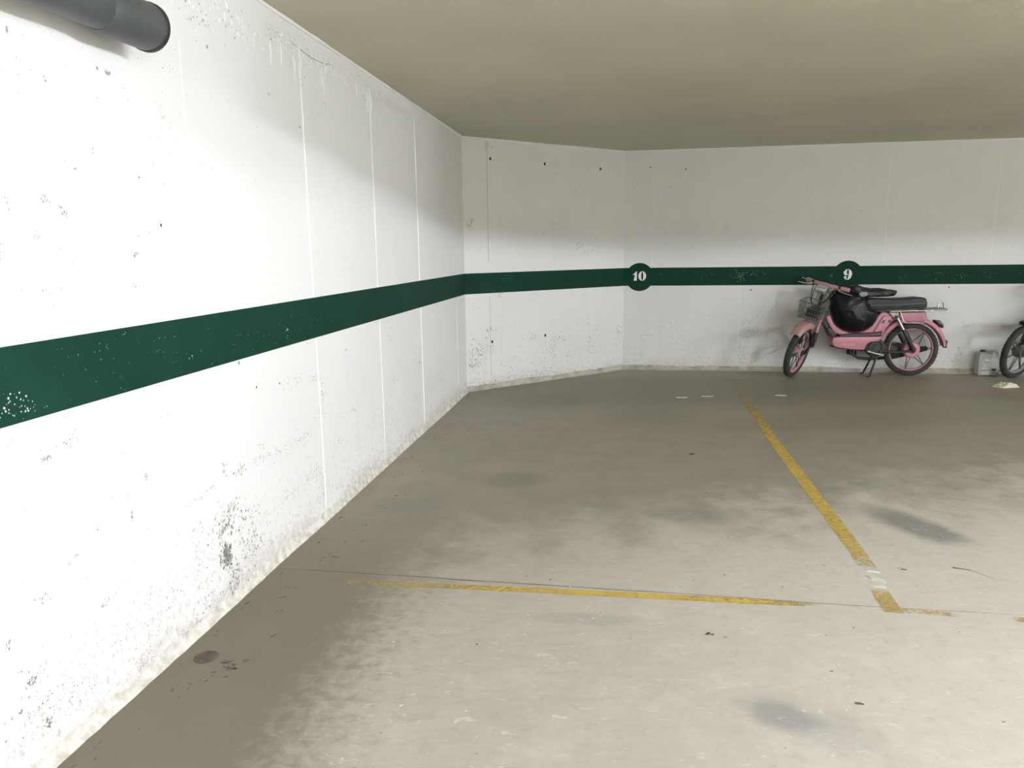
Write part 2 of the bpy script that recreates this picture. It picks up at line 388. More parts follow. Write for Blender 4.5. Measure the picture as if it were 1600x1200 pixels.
# chips, scuffs and scratches in the paint: tiny irregular flakes, joined (uncountable)
CL_L=[(4.24,0.2,0.036,0.048,58,0.0165),(4.23,0.31,0.064,0.036,38,0.012),(4.2,0.09,0.036,0.075,38,0.012),(4.09,0.18,0.125,0.12,60,0.0105),(4.16,0.37,0.07,0.028,30,0.008),(4.05,0.3,0.08,0.024,14,0.009),(4.41,0.25,0.024,0.09,24,0.006),(4.34,0.29,0.072,0.12,22,0.0075),(4.91,1.45,0.02,0.012,10,0.006),(4.85,1.42,0.015,0.02,12,0.006),(4.95,1.36,0.024,0.016,8,0.006),(4.99,1.33,0.02,0.006,5,0.0025),(5.07,1.32,0.006,0.016,10,0.008),(4.58,1.31,0.015,0.014,14,0.006),(4.58,1.27,0.024,0.008,8,0.003),(4.6,1.22,0.024,0.016,8,0.005),(4.54,1.37,0.024,0.02,6,0.005),(5.02,1.23,0.012,0.007,6,0.003),(4.94,1.22,0.012,0.02,5,0.005),(5.03,1.45,0.008,0.024,5,0.006),(5.03,1.39,0.002,0.02,4,0.002),(4.92,0.82,0.048,0.028,12,0.006),(5.01,0.8,0.016,0.006,10,0.008),(5.12,0.86,0.02,0.01,8,0.003),(4.64,0.63,0.009,0.012,5,0.008),(4.72,0.54,0.006,0.016,7,0.008),(4.73,0.61,0.003,0.05,6,0.004),(4.38,0.47,0.064,0.014,16,0.006),(4.29,0.48,0.024,0.008,8,0.006),(5.05,0.71,0.024,0.008,4,0.003),(4.56,0.8,0.06,0.012,6,0.005),(4.87,0.55,0.05,0.04,8,0.006),(4.96,0.51,0.016,0.016,6,0.006),(5.08,0.45,0.03,0.02,12,0.006),(4.87,0.33,0.036,0.01,14,0.006),(4.81,0.35,0.018,0.02,6,0.005),(4.57,0.2,0.06,0.028,16,0.006),(4.66,0.28,0.042,0.028,8,0.006),(5.15,0.26,0.024,0.012,22,0.007),(5.18,0.3,0.008,0.01,8,0.006),(5.15,0.41,0.036,0.01,8,0.003),(5.2,0.39,0.012,0.012,5,0.006),(5.0,0.25,0.18,0.08,40,0.005),(5.14,0.17,0.09,0.06,60,0.006),(5.12,0.12,0.016,0.016,12,0.009),(4.99,0.13,0.08,0.05,45,0.005),(4.78,0.19,0.12,0.05,40,0.005),(5.19,0.12,0.07,0.025,50,0.003),(4.64,0.15,0.09,0.05,30,0.005),(4.74,0.07,0.04,0.028,40,0.005),(4.92,0.07,0.075,0.018,50,0.0025),(4.36,0.07,0.1,0.06,40,0.0075),(4.52,0.05,0.06,0.032,40,0.005),(4.02,0.13,0.11,0.075,40,0.0075),(3.42,0.9,0.021,0.012,4,0.009),(4.03,0.9,0.015,0.012,6,0.012),(2.94,0.93,0.027,0.012,4,0.009),(2.43,0.9,0.036,0.012,4,0.012),(3.58,0.74,0.126,0.03,22,0.0075),(3.37,0.72,0.056,0.024,14,0.0075),(3.27,0.63,0.042,0.048,14,0.0075),(3.32,0.54,0.07,0.024,8,0.0075),(3.09,0.46,0.08,0.03,8,0.0075),(2.86,0.46,0.108,0.018,12,0.0075),(2.93,0.65,0.036,0.03,4,0.0075),(3.55,0.47,0.175,0.036,30,0.0075),(3.74,0.47,0.15,0.03,30,0.0075),(3.94,0.48,0.09,0.02,26,0.006),(4.09,0.49,0.05,0.015,12,0.009),(3.91,0.53,0.05,0.024,12,0.0075),(4.2,0.52,0.012,0.03,8,0.009),(3.4,0.28,0.07,0.048,24,0.0075),(3.51,0.26,0.042,0.03,12,0.0075),(3.65,0.25,0.056,0.042,14,0.0075),(3.33,0.2,0.035,0.066,16,0.0075),(3.78,0.25,0.072,0.036,10,0.0075),(3.39,0.12,0.14,0.042,20,0.0075),(2.86,0.09,0.12,0.056,14,0.01),(3.11,0.34,0.048,0.032,6,0.01),(2.2,0.81,0.065,0.08,20,0.008),(2.17,0.49,0.078,0.064,16,0.008),(2.32,0.34,0.096,0.056,20,0.008),(2.15,0.21,0.112,0.04,16,0.008),(1.69,0.29,0.128,0.04,10,0.008),(1.43,0.34,0.068,0.056,10,0.008),(0.95,0.3,0.168,0.08,10,0.01),(2.69,0.59,0.05,0.036,8,0.006),(2.56,0.35,0.066,0.08,10,0.008),(1.57,0.53,0.051,0.02,5,0.0125),(2.41,0.16,0.154,0.04,14,0.008),(1.81,0.54,0.24,0.24,20,0.008),(3.28,2.06,0.07,0.048,10,0.0075),(3.07,2.01,0.056,0.024,8,0.0075),(3.36,1.86,0.018,0.009,4,0.012),(3.63,1.95,0.015,0.004,3,0.006),(3.12,1.95,0.048,0.018,5,0.006),(3.39,2.19,0.12,0.024,14,0.005),(3.59,2.21,0.072,0.036,12,0.0075),(4.16,2.09,0.056,0.02,12,0.006),(4.08,2.1,0.04,0.016,8,0.006),(4.87,1.8,0.006,0.003,3,0.0035),(4.9,1.76,0.006,0.003,3,0.0035),(4.86,1.75,0.009,0.006,4,0.007),(4.96,1.84,0.006,0.006,3,0.007),(4.62,1.82,0.008,0.008,6,0.008),(4.66,1.82,0.009,0.006,4,0.006),(4.5,1.9,0.009,0.003,4,0.0035),(4.71,1.6,0.009,0.012,4,0.006),(4.52,1.54,0.009,0.006,4,0.008),(4.79,1.54,0.009,0.006,3,0.006),(4.16,2.03,0.012,0.006,3,0.007),(4.08,2.02,0.012,0.009,3,0.0105),(4.37,1.74,0.024,0.006,5,0.005),(4.32,1.89,0.032,0.012,5,0.005),(4.45,1.57,0.009,0.016,4,0.005),(4.39,1.7,0.66,0.24,90,0.0036),(4.76,1.24,0.45,0.16,50,0.0036),(3.53,1.49,0.84,0.36,60,0.0032),(4.59,0.46,0.6,0.24,110,0.0036),(2.82,0.41,0.9,0.52,110,0.0064),(4.83,0.78,0.3,0.12,50,0.0036)]
CL_M=[(0.08,1.54,0.042,0.06,30,0.009),(1.38,1.34,0.056,0.036,14,0.0108),(1.5,1.25,0.048,0.042,12,0.0108),(0.27,2.23,0.056,0.048,16,0.0108),(0.17,0.42,0.14,0.096,40,0.0108),(0.09,0.31,0.112,0.096,45,0.0108),(0.04,0.24,0.064,0.048,30,0.0108),(0.27,0.57,0.084,0.024,12,0.0108),(0.8,0.46,0.064,0.042,12,0.0112),(1.1,0.42,0.144,0.03,26,0.0096),(1.02,0.35,0.08,0.048,12,0.0096),(1.03,0.22,0.032,0.14,18,0.0112),(0.82,0.07,0.128,0.03,30,0.0096),(1.25,0.2,0.027,0.048,6,0.0096),(1.54,0.34,0.036,0.126,18,0.0126),(1.52,0.57,0.045,0.084,6,0.0112),(1.94,0.41,0.04,0.14,20,0.0112),(2.0,0.12,0.04,0.098,12,0.0112),(0.38,0.89,0.024,0.012,4,0.012),(0.81,0.89,0.024,0.012,3,0.012),(1.67,0.9,0.108,0.028,6,0.0112),(2.02,0.89,0.03,0.021,6,0.0175),(0.09,0.79,0.084,0.036,8,0.0096),(0.88,0.33,0.72,0.28,60,0.0098),(0.93,1.73,0.88,0.48,50,0.0078),(0.52,0.08,0.28,0.048,30,0.0096),(0.22,0.06,0.14,0.03,26,0.0096),(1.34,0.04,0.48,0.035,40,0.0105)]
CL_B=[(0.27,0.38,0.098,0.028,10,0.0112),(0.42,0.47,0.175,0.14,16,0.0105),(0.62,0.34,0.042,0.036,6,0.0096),(0.85,0.54,0.35,0.18,30,0.0084),(1.26,0.27,0.12,0.175,60,0.0112),(1.37,0.41,0.154,0.056,30,0.0112),(1.28,0.54,0.084,0.07,20,0.0112),(1.44,0.51,0.096,0.098,20,0.0098),(1.33,0.14,0.175,0.07,25,0.0112),(0.6,0.02,0.49,0.028,50,0.0105),(2.08,1.52,1.56,0.77,140,0.0084),(0.48,2.0,0.42,0.35,25,0.0105),(3.39,0.26,0.018,0.024,6,0.012),(3.3,0.38,0.048,0.036,6,0.0096),(3.41,0.48,0.084,0.035,8,0.0112),(3.51,0.35,0.18,0.21,30,0.0098),(2.75,0.81,1.26,0.09,30,0.0078),(3.29,0.15,0.18,0.105,20,0.0105),(3.42,0.04,0.36,0.021,40,0.0105),(0.8,0.27,0.54,0.21,50,0.0091),(0.81,0.13,0.018,0.021,4,0.014),(3.92,0.42,0.03,0.042,4,0.014)]
def flecks(name, w, clusters, m, seed, keep=1.0, grow=1.0, squash=1.0):
    rnd = random.Random(seed); V, F = [], []
    for s, z, rs, rz, n, sz in clusters:
        lean = rnd.uniform(-.4, .4)
        for _ in range(int(n * keep)):
            x = rnd.gauss(s, rs * .55); q = rnd.gauss(z, rz * .55)
            if q < .03 or q > 2.27 or x < .02 or x > w.len - .02: continue
            if BAND0 - .01 < q < BAND1 + .01: continue
            L = sz * grow * rnd.uniform(.25, 1.0) ** 1.3; asp = rnd.uniform(.22, .75); an = math.pi / 2 + lean + rnd.gauss(0, .45)
            k = rnd.choice((4, 5, 5, 6)); b0 = len(V)
            for i in range(k):
                t = 2 * math.pi * i / k + rnd.uniform(-.35, .35); rr = rnd.uniform(.55, 1.1) * L * .6
                u, v = rr * math.cos(t), rr * math.sin(t) * asp
                V.append((x + u * math.cos(an) - v * math.sin(an), w.side * .0011, q + u * math.sin(an) + v * math.cos(an)))
            F.append(tuple(range(b0, b0 + k)))
    o = obj(name, V, F, m, w.o); tag(o, kind='stuff'); return o
flecks('chipped_paint', wl_left, CL_L, M['chip'], 11, .85, 1.25); flecks('scuffed_paint', wl_left, CL_L, M['chip2'], 12, 1.2, 1.7)
flecks('chipped_paint', wl_mid, CL_M, M['chip'], 13, .8, 1.2); flecks('scuffed_paint', wl_mid, CL_M, M['chip2'], 14, 1.5, 1.8)
flecks('chipped_paint', wl_back, CL_B, M['chip'], 15, .5, .8); flecks('scuffed_paint', wl_back, CL_B, M['chip2'], 16, 1.2, 1.4)
def band_chips(w, spots, seed):
    rnd = random.Random(seed); V, F = [], []
    for s, z, rs, rz, n, sz in spots:
        for _ in range(n):
            x = rnd.gauss(s, rs * .5); q = rnd.gauss(z, rz * .5)
            if not BAND0 + .004 < q < BAND1 - .004 or x < .02: continue
            b0 = len(V); k = 5; L = sz * rnd.uniform(.3, 1)
            for i in range(k):
                t = 2 * math.pi * i / k + rnd.uniform(-.3, .3); V.append((x + L * .5 * math.cos(t) * rnd.uniform(.5, 1), w.side * .0026, q + L * .6 * math.sin(t) * rnd.uniform(.5, 1)))
            F.append(tuple(range(b0, b0 + k)))
    return tag(obj('pale_paint_chips', V, F, M['pale_chip'], w.o), kind='stuff')
band_chips(wl_left, [(5.08, .95, .05, .03, 26, .009), (5.05, .92, .12, .05, 20, .005), (4.5, 1.0, .8, .1, 60, .004), (3.6, 1.0, .8, .1, 40, .004), (3.62, .98, .01, .03, 6, .012), (4.35, .965, .02, .01, 4, .008), (4.7, 1.06, .2, .03, 10, .005)], 5)
band_chips(wl_back, [(1.2, 1.0, .05, .07, 40, .008), (1.3, 1.02, .2, .06, 40, .007), (2.12, 1.0, .02, .06, 20, .007), (3.3, 1.0, .5, .06, 40, .006), (.8, 1.03, .4, .04, 20, .005)], 6)
# flaking plaster and a hairline crack under the ceiling of the long wall
pts = [(3.42, 2.215), (3.30, 2.205), (3.18, 2.195), (3.10, 2.20), (3.02, 2.205), (2.96, 2.22), (2.90, 2.215)]
tube('ceiling_crack', [(a, .001, b) for a, b in pts], [.0005, .0018, .002, .0015, .0018, .0015, .0005], M['chip2'], wl_left.o, 5)
CL_T = [(3.5 - .12 * i, 2.2, .12, .05, 14, .016) for i in range(18)] + [(4.1, 2.13, .25, .06, 30, .016), (3.85, 2.16, .15, .05, 24, .018)]
flecks('flaked_plaster', wl_left, CL_T, M['seam'], 21, 1.6, 1.5); flecks('flaked_plaster', wl_left, CL_T, M['chip2'], 22, .9, .8)
# drips under the ceiling
rnd = random.Random(3)
V, F = [], []
for s0 in (3.33, 3.31, 3.38, 3.06, 3.03, 3.08, 3.5, 3.6, 2.4, 2.37, 2.44, 2.6):
    z1 = 2.2 + rnd.uniform(-.02, .03); L = rnd.uniform(.05, .14)
    v, f = tube_v([(s0, .001, z1), (s0 + rnd.uniform(-.004, .004), .003, z1 - L * .6), (s0, .001, z1 - L)], [.003, .006, .002], 6); k = len(V); V += list(v); F += [tuple(i + k for i in q) for q in f]
tag(obj('paint_drips', V, F, M['seam'], wl_left.o, smooth=True), kind='stuff')

# number roundels
def ellipse(cx, cz, rx, rz, n=40): return [(cx + rx * math.cos(2 * math.pi * i / n), cz + rz * math.sin(2 * math.pi * i / n)) for i in range(n)]
def ring(name, cx, cz, ro, ri, d0, d1, w, m, parent, n=40):
    V, F = [], []
    for i in range(n):
        a = 2 * math.pi * i / n; c, s_ = math.cos(a), math.sin(a)
        for (rx, rz), d in ((ro, d0), (ro, d1), (ri, d1), (ri, d0)): V.append((cx + rx * c, w.side * d, cz + rz * s_))
    for i in range(n):
        j = (i + 1) % n
        for q in range(4): F.append((i * 4 + q, i * 4 + (q + 1) % 4, j * 4 + (q + 1) % 4, j * 4 + q))
    return obj(name, V, F, m, parent)
d10 = wl_back.poly('number_roundel', ellipse(.168, 1.001, .147, .149, 64), 0, .0030, M['green']); tag(d10, 'round green spot with white number ten')
d9 = wl_back.poly('number_roundel', ellipse(2.267, 1.003, .147, .149, 64), 0, .0030, M['green']); tag(d9, 'round green spot with white number nine')
def glyph(pts, px, py, k, cx, cz): return [(cx + (x - px) * k, cz - (y - py) * k) for x, y in pts]
one = [(648, 518), (690, 480), (718, 450), (738, 446), (738, 642), (668, 642), (690, 560), (688, 508), (660, 522)]
tag(wl_back.poly('numeral', glyph(one, 795, 545, .00050, .168, 1.012), .003, .0042, M['numeral'], d10), 'white digit one')
cx0, cz0 = glyph([(850, 545)], 795, 545, .00050, .168, 1.012)[0]
tag(ring('numeral', cx0, cz0, (.041, .050), (.0105, .0455), .003, .0042, wl_back, M['numeral'], d10), 'white digit zero')
nl = [(675, 558), (600, 575), (545, 620), (508, 690), (515, 750), (560, 795), (620, 806), (668, 797), (680, 770), (645, 752), (630, 690), (634, 625), (652, 585), (680, 575)]
nr = [(675, 558), (740, 575), (800, 630), (835, 710), (830, 800), (800, 890), (745, 960), (690, 982), (640, 980), (585, 962), (540, 920), (530, 870), (550, 835), (590, 825), (630, 850), (636, 895), (605, 930), (640, 958), (672, 945), (692, 880), (702, 780), (712, 680), (705, 610), (690, 576)]
K9 = .000254
for gl in (nl, nr): tag(wl_back.poly('numeral', glyph(gl, 690, 770, K9, 2.272, 1.013), .003, .0042, M['numeral'], d9), 'white digit nine')

# ------------------------------------------------------------------ ceiling fixtures (outside the picture) and an added unseen blocker that shades the far wall's upper half
M['fixture'] = mat('white_fixture', (.75, .75, .74), .5)
def lamp_material(k):
    m = bpy.data.materials.new('lit_tube'); m.use_nodes = True; b = m.node_tree.nodes['Principled BSDF']
    b.inputs['Base Color'].default_value = (.9, .9, .9, 1); b.inputs['Emission Color'].default_value = (*TUBE_COLOUR, 1); b.inputs['Emission Strength'].default_value = TUBE_STRENGTH * k
    return m
for i, (lx, ly, lk) in enumerate(LAMPS):
    r = empty('ceiling_light', (lx, ly, CEIL)); tag(r, 'white fluorescent batten light, %s from the long wall in the %s row on the ceiling' % (('first', 'second', 'third', 'fourth')[i % 4], ('front', 'added rear fill')[i // 4]), 'ceiling light', 'batten lights over the lane')
    prism('housing', [(-.05, 0), (.05, 0), (.05, -.03), (.03, -.065), (-.03, -.065), (-.05, -.03)], -.34, .34, M['fixture'], r)
    tube('fluorescent_tube', [(0, -.30, -.092), (0, .30, -.092)], .019, lamp_material(lk), r, 14)
    for y in (-.315, .315): box('lamp_holder', -.018, .018, y - .012, y + .012, -.115, -.06, M['fixture'], r)
M['galv'] = mat('galvanised_steel', (.55, .56, .56), .45, .6, var=.15, vscale=3)
blocker_box = box('lamp_blocker', 3.0, 14.4, 1.60, 1.75, 2.005, CEIL - .03, M['galv']); tag(blocker_box, 'added sheet metal box under the ceiling that blocks lamp light', kind='structure')  # added out of view to cast the far wall's upper shade
for x in (3.6, 4.8, 6.5, 9.5, 12.5): box('blocker_hanger', x - .015, x + .015, 1.58, 1.77, CEIL - .045, CEIL, M['galv'], blocker_box)
for x in (3.3, 4.2, 6.2, 8.2, 10.2, 12.2): box('blocker_flange', x - .015, x + .015, 1.59, 1.76, 1.995, CEIL - .03, M['galv'], blocker_box)

rear_blocker = box('rear_lamp_blocker', -2.6, 14.5, -2.75, -2.60, 2.066, CEIL, M['ceiling']); tag(rear_blocker, 'added slab across the ceiling behind the camera that blocks the rear lamps', kind='structure')  # unseen, added to keep rear lamp light off the far wall's upper half
# ------------------------------------------------------------------ floor details
M['yellow'] = paint_material('yellow_line_paint', (.62, .43, .085), (.50, .36, .10))
def floor_line(name, pts, label, z=.0008, seed=0):
    """pts: (x, y, half width, wear) along the line"""
    rnd = random.Random(seed); V, F, W = [], [], []
    dense = []
    for a, b in zip(pts, pts[1:]):
        L = math.hypot(b[0] - a[0], b[1] - a[1]); n = max(1, int(L / .025))
        for i in range(n): t = i / n; dense.append(tuple(a[k] + (b[k] - a[k]) * t for k in range(4)))
    dense.append(pts[-1])
    for i, (x, y, h, wr_) in enumerate(dense):
        a = dense[max(i - 1, 0)]; b = dense[min(i + 1, len(dense) - 1)]
        tx, ty = b[0] - a[0], b[1] - a[1]; L = math.hypot(tx, ty); nx, ny = -ty / L, tx / L
        j1 = .004 * noise.noise(Vector((x * 12, y * 12, seed))); j2 = .004 * noise.noise(Vector((x * 12, y * 12, seed + 9)))
        V += [(x + nx * (h + j1), y + ny * (h + j1), z), (x, y, z), (x - nx * (h + j2), y - ny * (h + j2), z)]; W += [wr_, wr_ - .04, wr_]
    for i in range(len(dense) - 1):
        for j in range(2): F.append((3 * i + j, 3 * i + j + 1, 3 * i + 4 + j, 3 * i + 3 + j))
    o = obj(name, V, F, M['yellow'], floor); at = o.data.attributes.new('wear', 'FLOAT', 'POINT')
    for i, w_ in enumerate(W): at.data[i].value = w_
    return tag(o, label)
floor_line('parking_line', [(2.30, 7.66, .034, .98), (2.21, 7.25, .034, .78), (2.05, 6.4, .035, .60), (1.93, 5.7, .035, .45), (1.80, 4.95, .035, .33), (1.67, 4.15, .036, .25), (1.56, 3.45, .036, .30), (1.495, 3.05, .036, .45), (1.462, 2.86, .036, .6), (1.45, 2.80, .036, 1.1), (1.405, 2.66, .034, 1.1), (1.40, 2.62, .034, .5), (1.37, 2.46, .034, .45)],
           'long yellow line between bays ten and nine, running to the far wall', seed=2)
floor_line('parking_line', [(-.82, 2.805, .018, .80), (-.62, 2.765, .020, .60), (-.3, 2.725, .021, .50), (.05, 2.68, .022, .36), (.25, 2.652, .022, .22), (.6, 2.602, .022, .27), (.85, 2.567, .022, .35), (1.05, 2.538, .020, .50), (1.16, 2.522, .014, .9), (1.30, 2.502, .010, 1.05), (1.40, 2.478, .016, .62), (1.55, 2.445, .018, .55), (1.62, 2.43, .018, .95), (1.70, 2.415, .018, 1.0), (1.80, 2.395, .018, .5), (2.4, 2.30, .02, .35), (4.0, 2.05, .02, .3)],
           'yellow line across the mouth of bay ten, worn away at its right end', seed=4)
M['joint'] = mat('dark_joint', (.16, .155, .135), .9, var=.4, vscale=6)
M['crumb'] = mat('pale_mortar_crumb', (.66, .64, .58), .9, var=.2, vscale=20, bump=.4)
def joint(pts, seed):
    dense, rr = [], []
    for a, b in zip(pts, pts[1:]):
        n = max(1, int(math.hypot(b[0] - a[0], b[1] - a[1]) / .03))
        for i in range(n):
            t = i / n; x, y = a[0] + (b[0] - a[0]) * t, a[1] + (b[1] - a[1]) * t
            dense.append((x, y + .006 * noise.noise(Vector((x * 4, y, seed))))); rr.append((a[2] + (b[2] - a[2]) * t) * max(.15, 1 + .9 * noise.noise(Vector((x * 7, 2, seed)))))
    V, F = [], []
    for (x, y), r in zip(dense, rr): V += [(x, y - r, .0006), (x, y + r, .0006)]
    for i in range(len(dense) - 1): F.append((2 * i, 2 * i + 2, 2 * i + 3, 2 * i + 1))
    return obj('floor_joint', V, F, M['joint'], floor)
tag(joint([(-.99, 2.905, .001), (-.7, 2.862, .003), (0, 2.738, .0035), (.25, 2.70, .003), (.6, 2.64, .002), (1.25, 2.52, .0015), (1.9, 2.42, .001)], 1), 'thin dark construction joint beside the yellow cross line')
tag(joint([(1.80, 2.83, .006), (1.86, 2.80, .004), (1.90, 2.72, .003), (1.90, 2.55, .002)], 2), 'short curved crack in the floor')
# crumbled mortar where the long yellow line is broken
def crumb(name, cx, cy, L, W, ang, h, seed, label=None):
    V, F = [], []; n = 14; rings = 4
    for k in range(rings):
        t = 1 - k / (rings - .5)
        for i in range(n):
            a = 2 * math.pi * i / n; q = 1 + .75 * noise.noise(Vector((math.cos(a) * 2.2, math.sin(a) * 2.2, seed * 3.1)))
            x, y = L * t * q * math.cos(a), W * t * q * math.sin(a)
            V.append((cx + x * math.cos(ang) - y * math.sin(ang), cy + x * math.sin(ang) + y * math.cos(ang), h * (1 - t) + (.0 if k == 0 else .4 * h * abs(noise.noise(Vector((x * 40, y * 40, seed)))))))
    for k in range(rings - 1):
        for i in range(n): F.append((k * n + i, k * n + (i + 1) % n, (k + 1) * n + (i + 1) % n, (k + 1) * n + i))
    F.append(tuple(range((rings - 1) * n, rings * n)))
    o = obj(name, V, F, M['crumb'], floor, auto=50)
    return tag(o, label) if label else o
crumb('mortar_crumb', 1.456, 2.806, .034, .012, -.35, .006, 1, 'pale crumbled mortar in the broken yellow line'); crumb('mortar_crumb', 1.434, 2.738, .044, .020, -1.0, .006, 2, 'pale crumbled mortar in the broken yellow line'); crumb('mortar_crumb', 1.420, 2.672, .034, .016, -.7, .005, 3, 'pale crumbled mortar in the broken yellow line')
rnd = random.Random(8)
V, F = [], []; V2, F2 = [], []
def floor_fleck(V, F, x, y, L, asp, an, z):
    k = rnd.choice((4, 5, 6)); b0 = len(V)
    for i in range(k):
        t = 2 * math.pi * i / k + rnd.uniform(-.35, .35); rr = rnd.uniform(.5, 1.1) * L; u, v = rr * math.cos(t), rr * math.sin(t) * asp
        V.append((x + u * math.cos(an) - v * math.sin(an), y + u * math.sin(an) + v * math.cos(an), z))
    F.append(tuple(range(b0, b0 + k)))
for _ in range(330):
    y = rnd.uniform(1.5, 3.4); x = rnd.uniform(-.5, 2.2); floor_fleck(V, F, x, y, rnd.uniform(.002, .010) * rnd.random() ** .7, rnd.uniform(.3, .8), rnd.uniform(-.5, .4), .0007)
for _ in range(60): floor_fleck(V, F, rnd.uniform(.2, 1.9), rnd.gauss(2.545, .05), rnd.uniform(.003, .010), .35, -.13, .0007)
tag(obj('pale_scratches', V, F, M['crumb'], floor), kind='stuff')
for _ in range(170):
    y = rnd.uniform(1.5, 6.8); x = rnd.uniform(-.155 * (6.8 - y) - .35, 2.8); floor_fleck(V2, F2, x, y, rnd.uniform(.003, .010), rnd.uniform(.3, .7), rnd.uniform(-.4, .4), .0007)
for _ in range(120):
    s = rnd.uniform(.4, 5.2); d = abs(rnd.gauss(.09, .08)) + .05; P = C1 + eL * s + Vector((-eL.y, eL.x)) * d; floor_fleck(V2, F2, P.x, P.y, rnd.uniform(.004, .016), rnd.uniform(.25, .6), rnd.uniform(.9, 1.7), .0007)
for x, y, r, n in ((-.93, 2.17, .05, 14), (-.98, 2.12, .05, 6), (-.84, 2.36, .02, 4), (1.59, 2.82, .02, 4), (.667, 2.332, .012, 4), (1.0, 1.93, .01, 2), (-.80, 3.02, .03, 6)):
    for _ in range(n): floor_fleck(V2, F2, rnd.gauss(x, r * .6), rnd.gauss(y, r * .4), rnd.uniform(.006, .018), .45, rnd.uniform(-.3, .8), .0008)
tag(obj('dark_floor_grit', V2, F2, M['joint'], floor), kind='stuff')
# round floor plug
lathe_z('floor_plug', [(.0, .002), (.022, .002), (.030, .0025), (.036, .0028), (.039, .001), (.040, -.001)], (-1.020, 2.224, 0), mat('rusty_plug', (.075, .06, .05), .7, second=(.13, .11, .085), vscale=30), floor, 28)
bpy.data.objects['floor_plug'].scale = (1, 1, 1); tag(bpy.data.objects['floor_plug'], 'small dark round plug in the floor by the long wall')
# ------------------------------------------------------------------ drain pipe on the long wall
M['pvc'] = mat('grey_pvc', (.062, .068, .068), .45, vscale=5, second=(.08, .086, .083), bump=.05, bscale=20)
M['rubber'] = mat('black_rubber', (.02, .02, .022), .55)
M['steel'] = mat('zinc_steel', (.45, .45, .44), .4, .8)
def on_left(s, d): p = C1 + eL * s + Vector((-eL.y, eL.x)) * d; return p
PIPE_S, PIPE_D, PIPE_Z = 4.555, .100, 1.948
p0 = on_left(PIPE_S, PIPE_D)
pipe = empty('drain_pipe', (p0.x, p0.y, PIPE_Z), ANG_L - math.pi / 2); pipe.rotation_euler = (math.radians(-1.6), 0, ANG_L - math.pi / 2)   # local y runs back along the wall
tag(pipe, 'thick grey plastic drain pipe fixed high on the long white wall', 'pipe')
lathe('pipe_body', [(.055, .10), (.055, 5.6), (.049, 5.6), (.049, .10)], (0, 0, 0), M['pvc'], pipe, 48)
lathe('socket', [(.0635, .012), (.0645, .02), (.0645, .190), (.062, .200), (.057, .215), (.054, .217), (.054, .0), (.0625, .0)], (0, 0, 0), M['pvc'], pipe, 48)
lathe('seal_lip', [(.0672, .0), (.0672, .014), (.0635, .018), (.058, .014), (.058, -.004), (.064, -.005)], (0, 0, 0), M['rubber'], pipe, 48)
lathe('end_plug', [(.0, .03), (.058, .03), (.058, .02), (.0, .02)], (0, 0, 0), M['dark'], pipe, 32, closed=False)
for y in (1.35, 3.6):
    cl = lathe('pipe_clamp', [(.0565, y - .014), (.0595, y - .014), (.0595, y + .014), (.0565, y + .014)], (0, 0, 0), M['steel'], pipe, 32)
    tube('clamp_rod', [(.058, y, 0), (.105, y, 0)], .005, M['steel'], cl)

# ------------------------------------------------------------------ mopeds
PINKS = dict(paint=mat('pink_paint', (.55, .215, .265), .42, second=(.49, .20, .24), vscale=5, coat=.1),
             dusty=mat('dusty_pink_paint', (.50, .24, .25), .7, second=(.40, .29, .26), vscale=9),
             rim=mat('dull_pink_rim', (.50, .25, .28), .6, second=(.40, .22, .23), vscale=12),
             bar=mat('dusty_pink_bar', (.52, .25, .27), .75, second=(.38, .29, .26), vscale=7))
DARKS = dict(paint=mat('grey_paint', (.09, .095, .10), .35), dusty=mat('dusty_grey_paint', (.11, .11, .11), .7), rim=mat('grey_rim', (.30, .30, .31), .5, .3), bar=mat('dull_black_bar', (.03, .03, .03), .6))
M['tyre'] = mat('tyre_rubber', (.030, .030, .026), .8, second=(.05, .05, .042), vscale=10, bump=.5, bscale=90)
M['chrome'] = mat('dull_chrome', (.62, .61, .58), .28, .9, var=.25, vscale=30)
M['black'] = mat('black_plastic', (.018, .019, .019), .5)
M['engine'] = mat('dirty_engine_metal', (.055, .057, .052), .6, .4, var=.4, vscale=25, bump=.3)
M['vinyl'] = mat('black_vinyl', (.015, .016, .016), .48, second=(.028, .029, .029), vscale=14, bump=.08, bscale=30, spec=.3)
M['spoke'] = mat('dark_spoke', (.06, .05, .05), .5, .5)
M['wire'] = mat('basket_wire', (.22, .22, .20), .5, .6)
M['lens'] = mat('headlight_lens', (.62, .63, .60), .12, .55)
M['letter'] = mat('pale_lettering', (.80, .62, .62), .5)
M['letter2'] = mat('maroon_lettering', (.14, .02, .035), .5)
M['tail'] = mat('dark_red_lens', (.05, .012, .012), .3)

def text_mesh(name, s, size, m, parent, loc, shear=.3, extr=.0006, xs=1.0):
    cu = bpy.data.curves.new(name, 'FONT'); cu.body = s; cu.size = size; cu.shear = shear; cu.align_x = 'CENTER'; cu.align_y = 'CENTER'; cu.extrude = extr; cu.resolution_u = 3
    t = bpy.data.objects.new(name + '_curve', cu); COL.objects.link(t)
    dg = bpy.context.evaluated_depsgraph_get(); me = bpy.data.meshes.new_from_object(t.evaluated_get(dg)); bpy.data.objects.remove(t)
    R = Matrix.Translation(loc) @ Matrix.Rotation(math.pi / 2, 4, 'X') @ Matrix.Diagonal((xs, 1, 1, 1)); me.transform(R); me.materials.clear(); me.materials.append(m)
    o = bpy.data.objects.new(name, me); COL.objects.link(o); o.parent = parent; return o

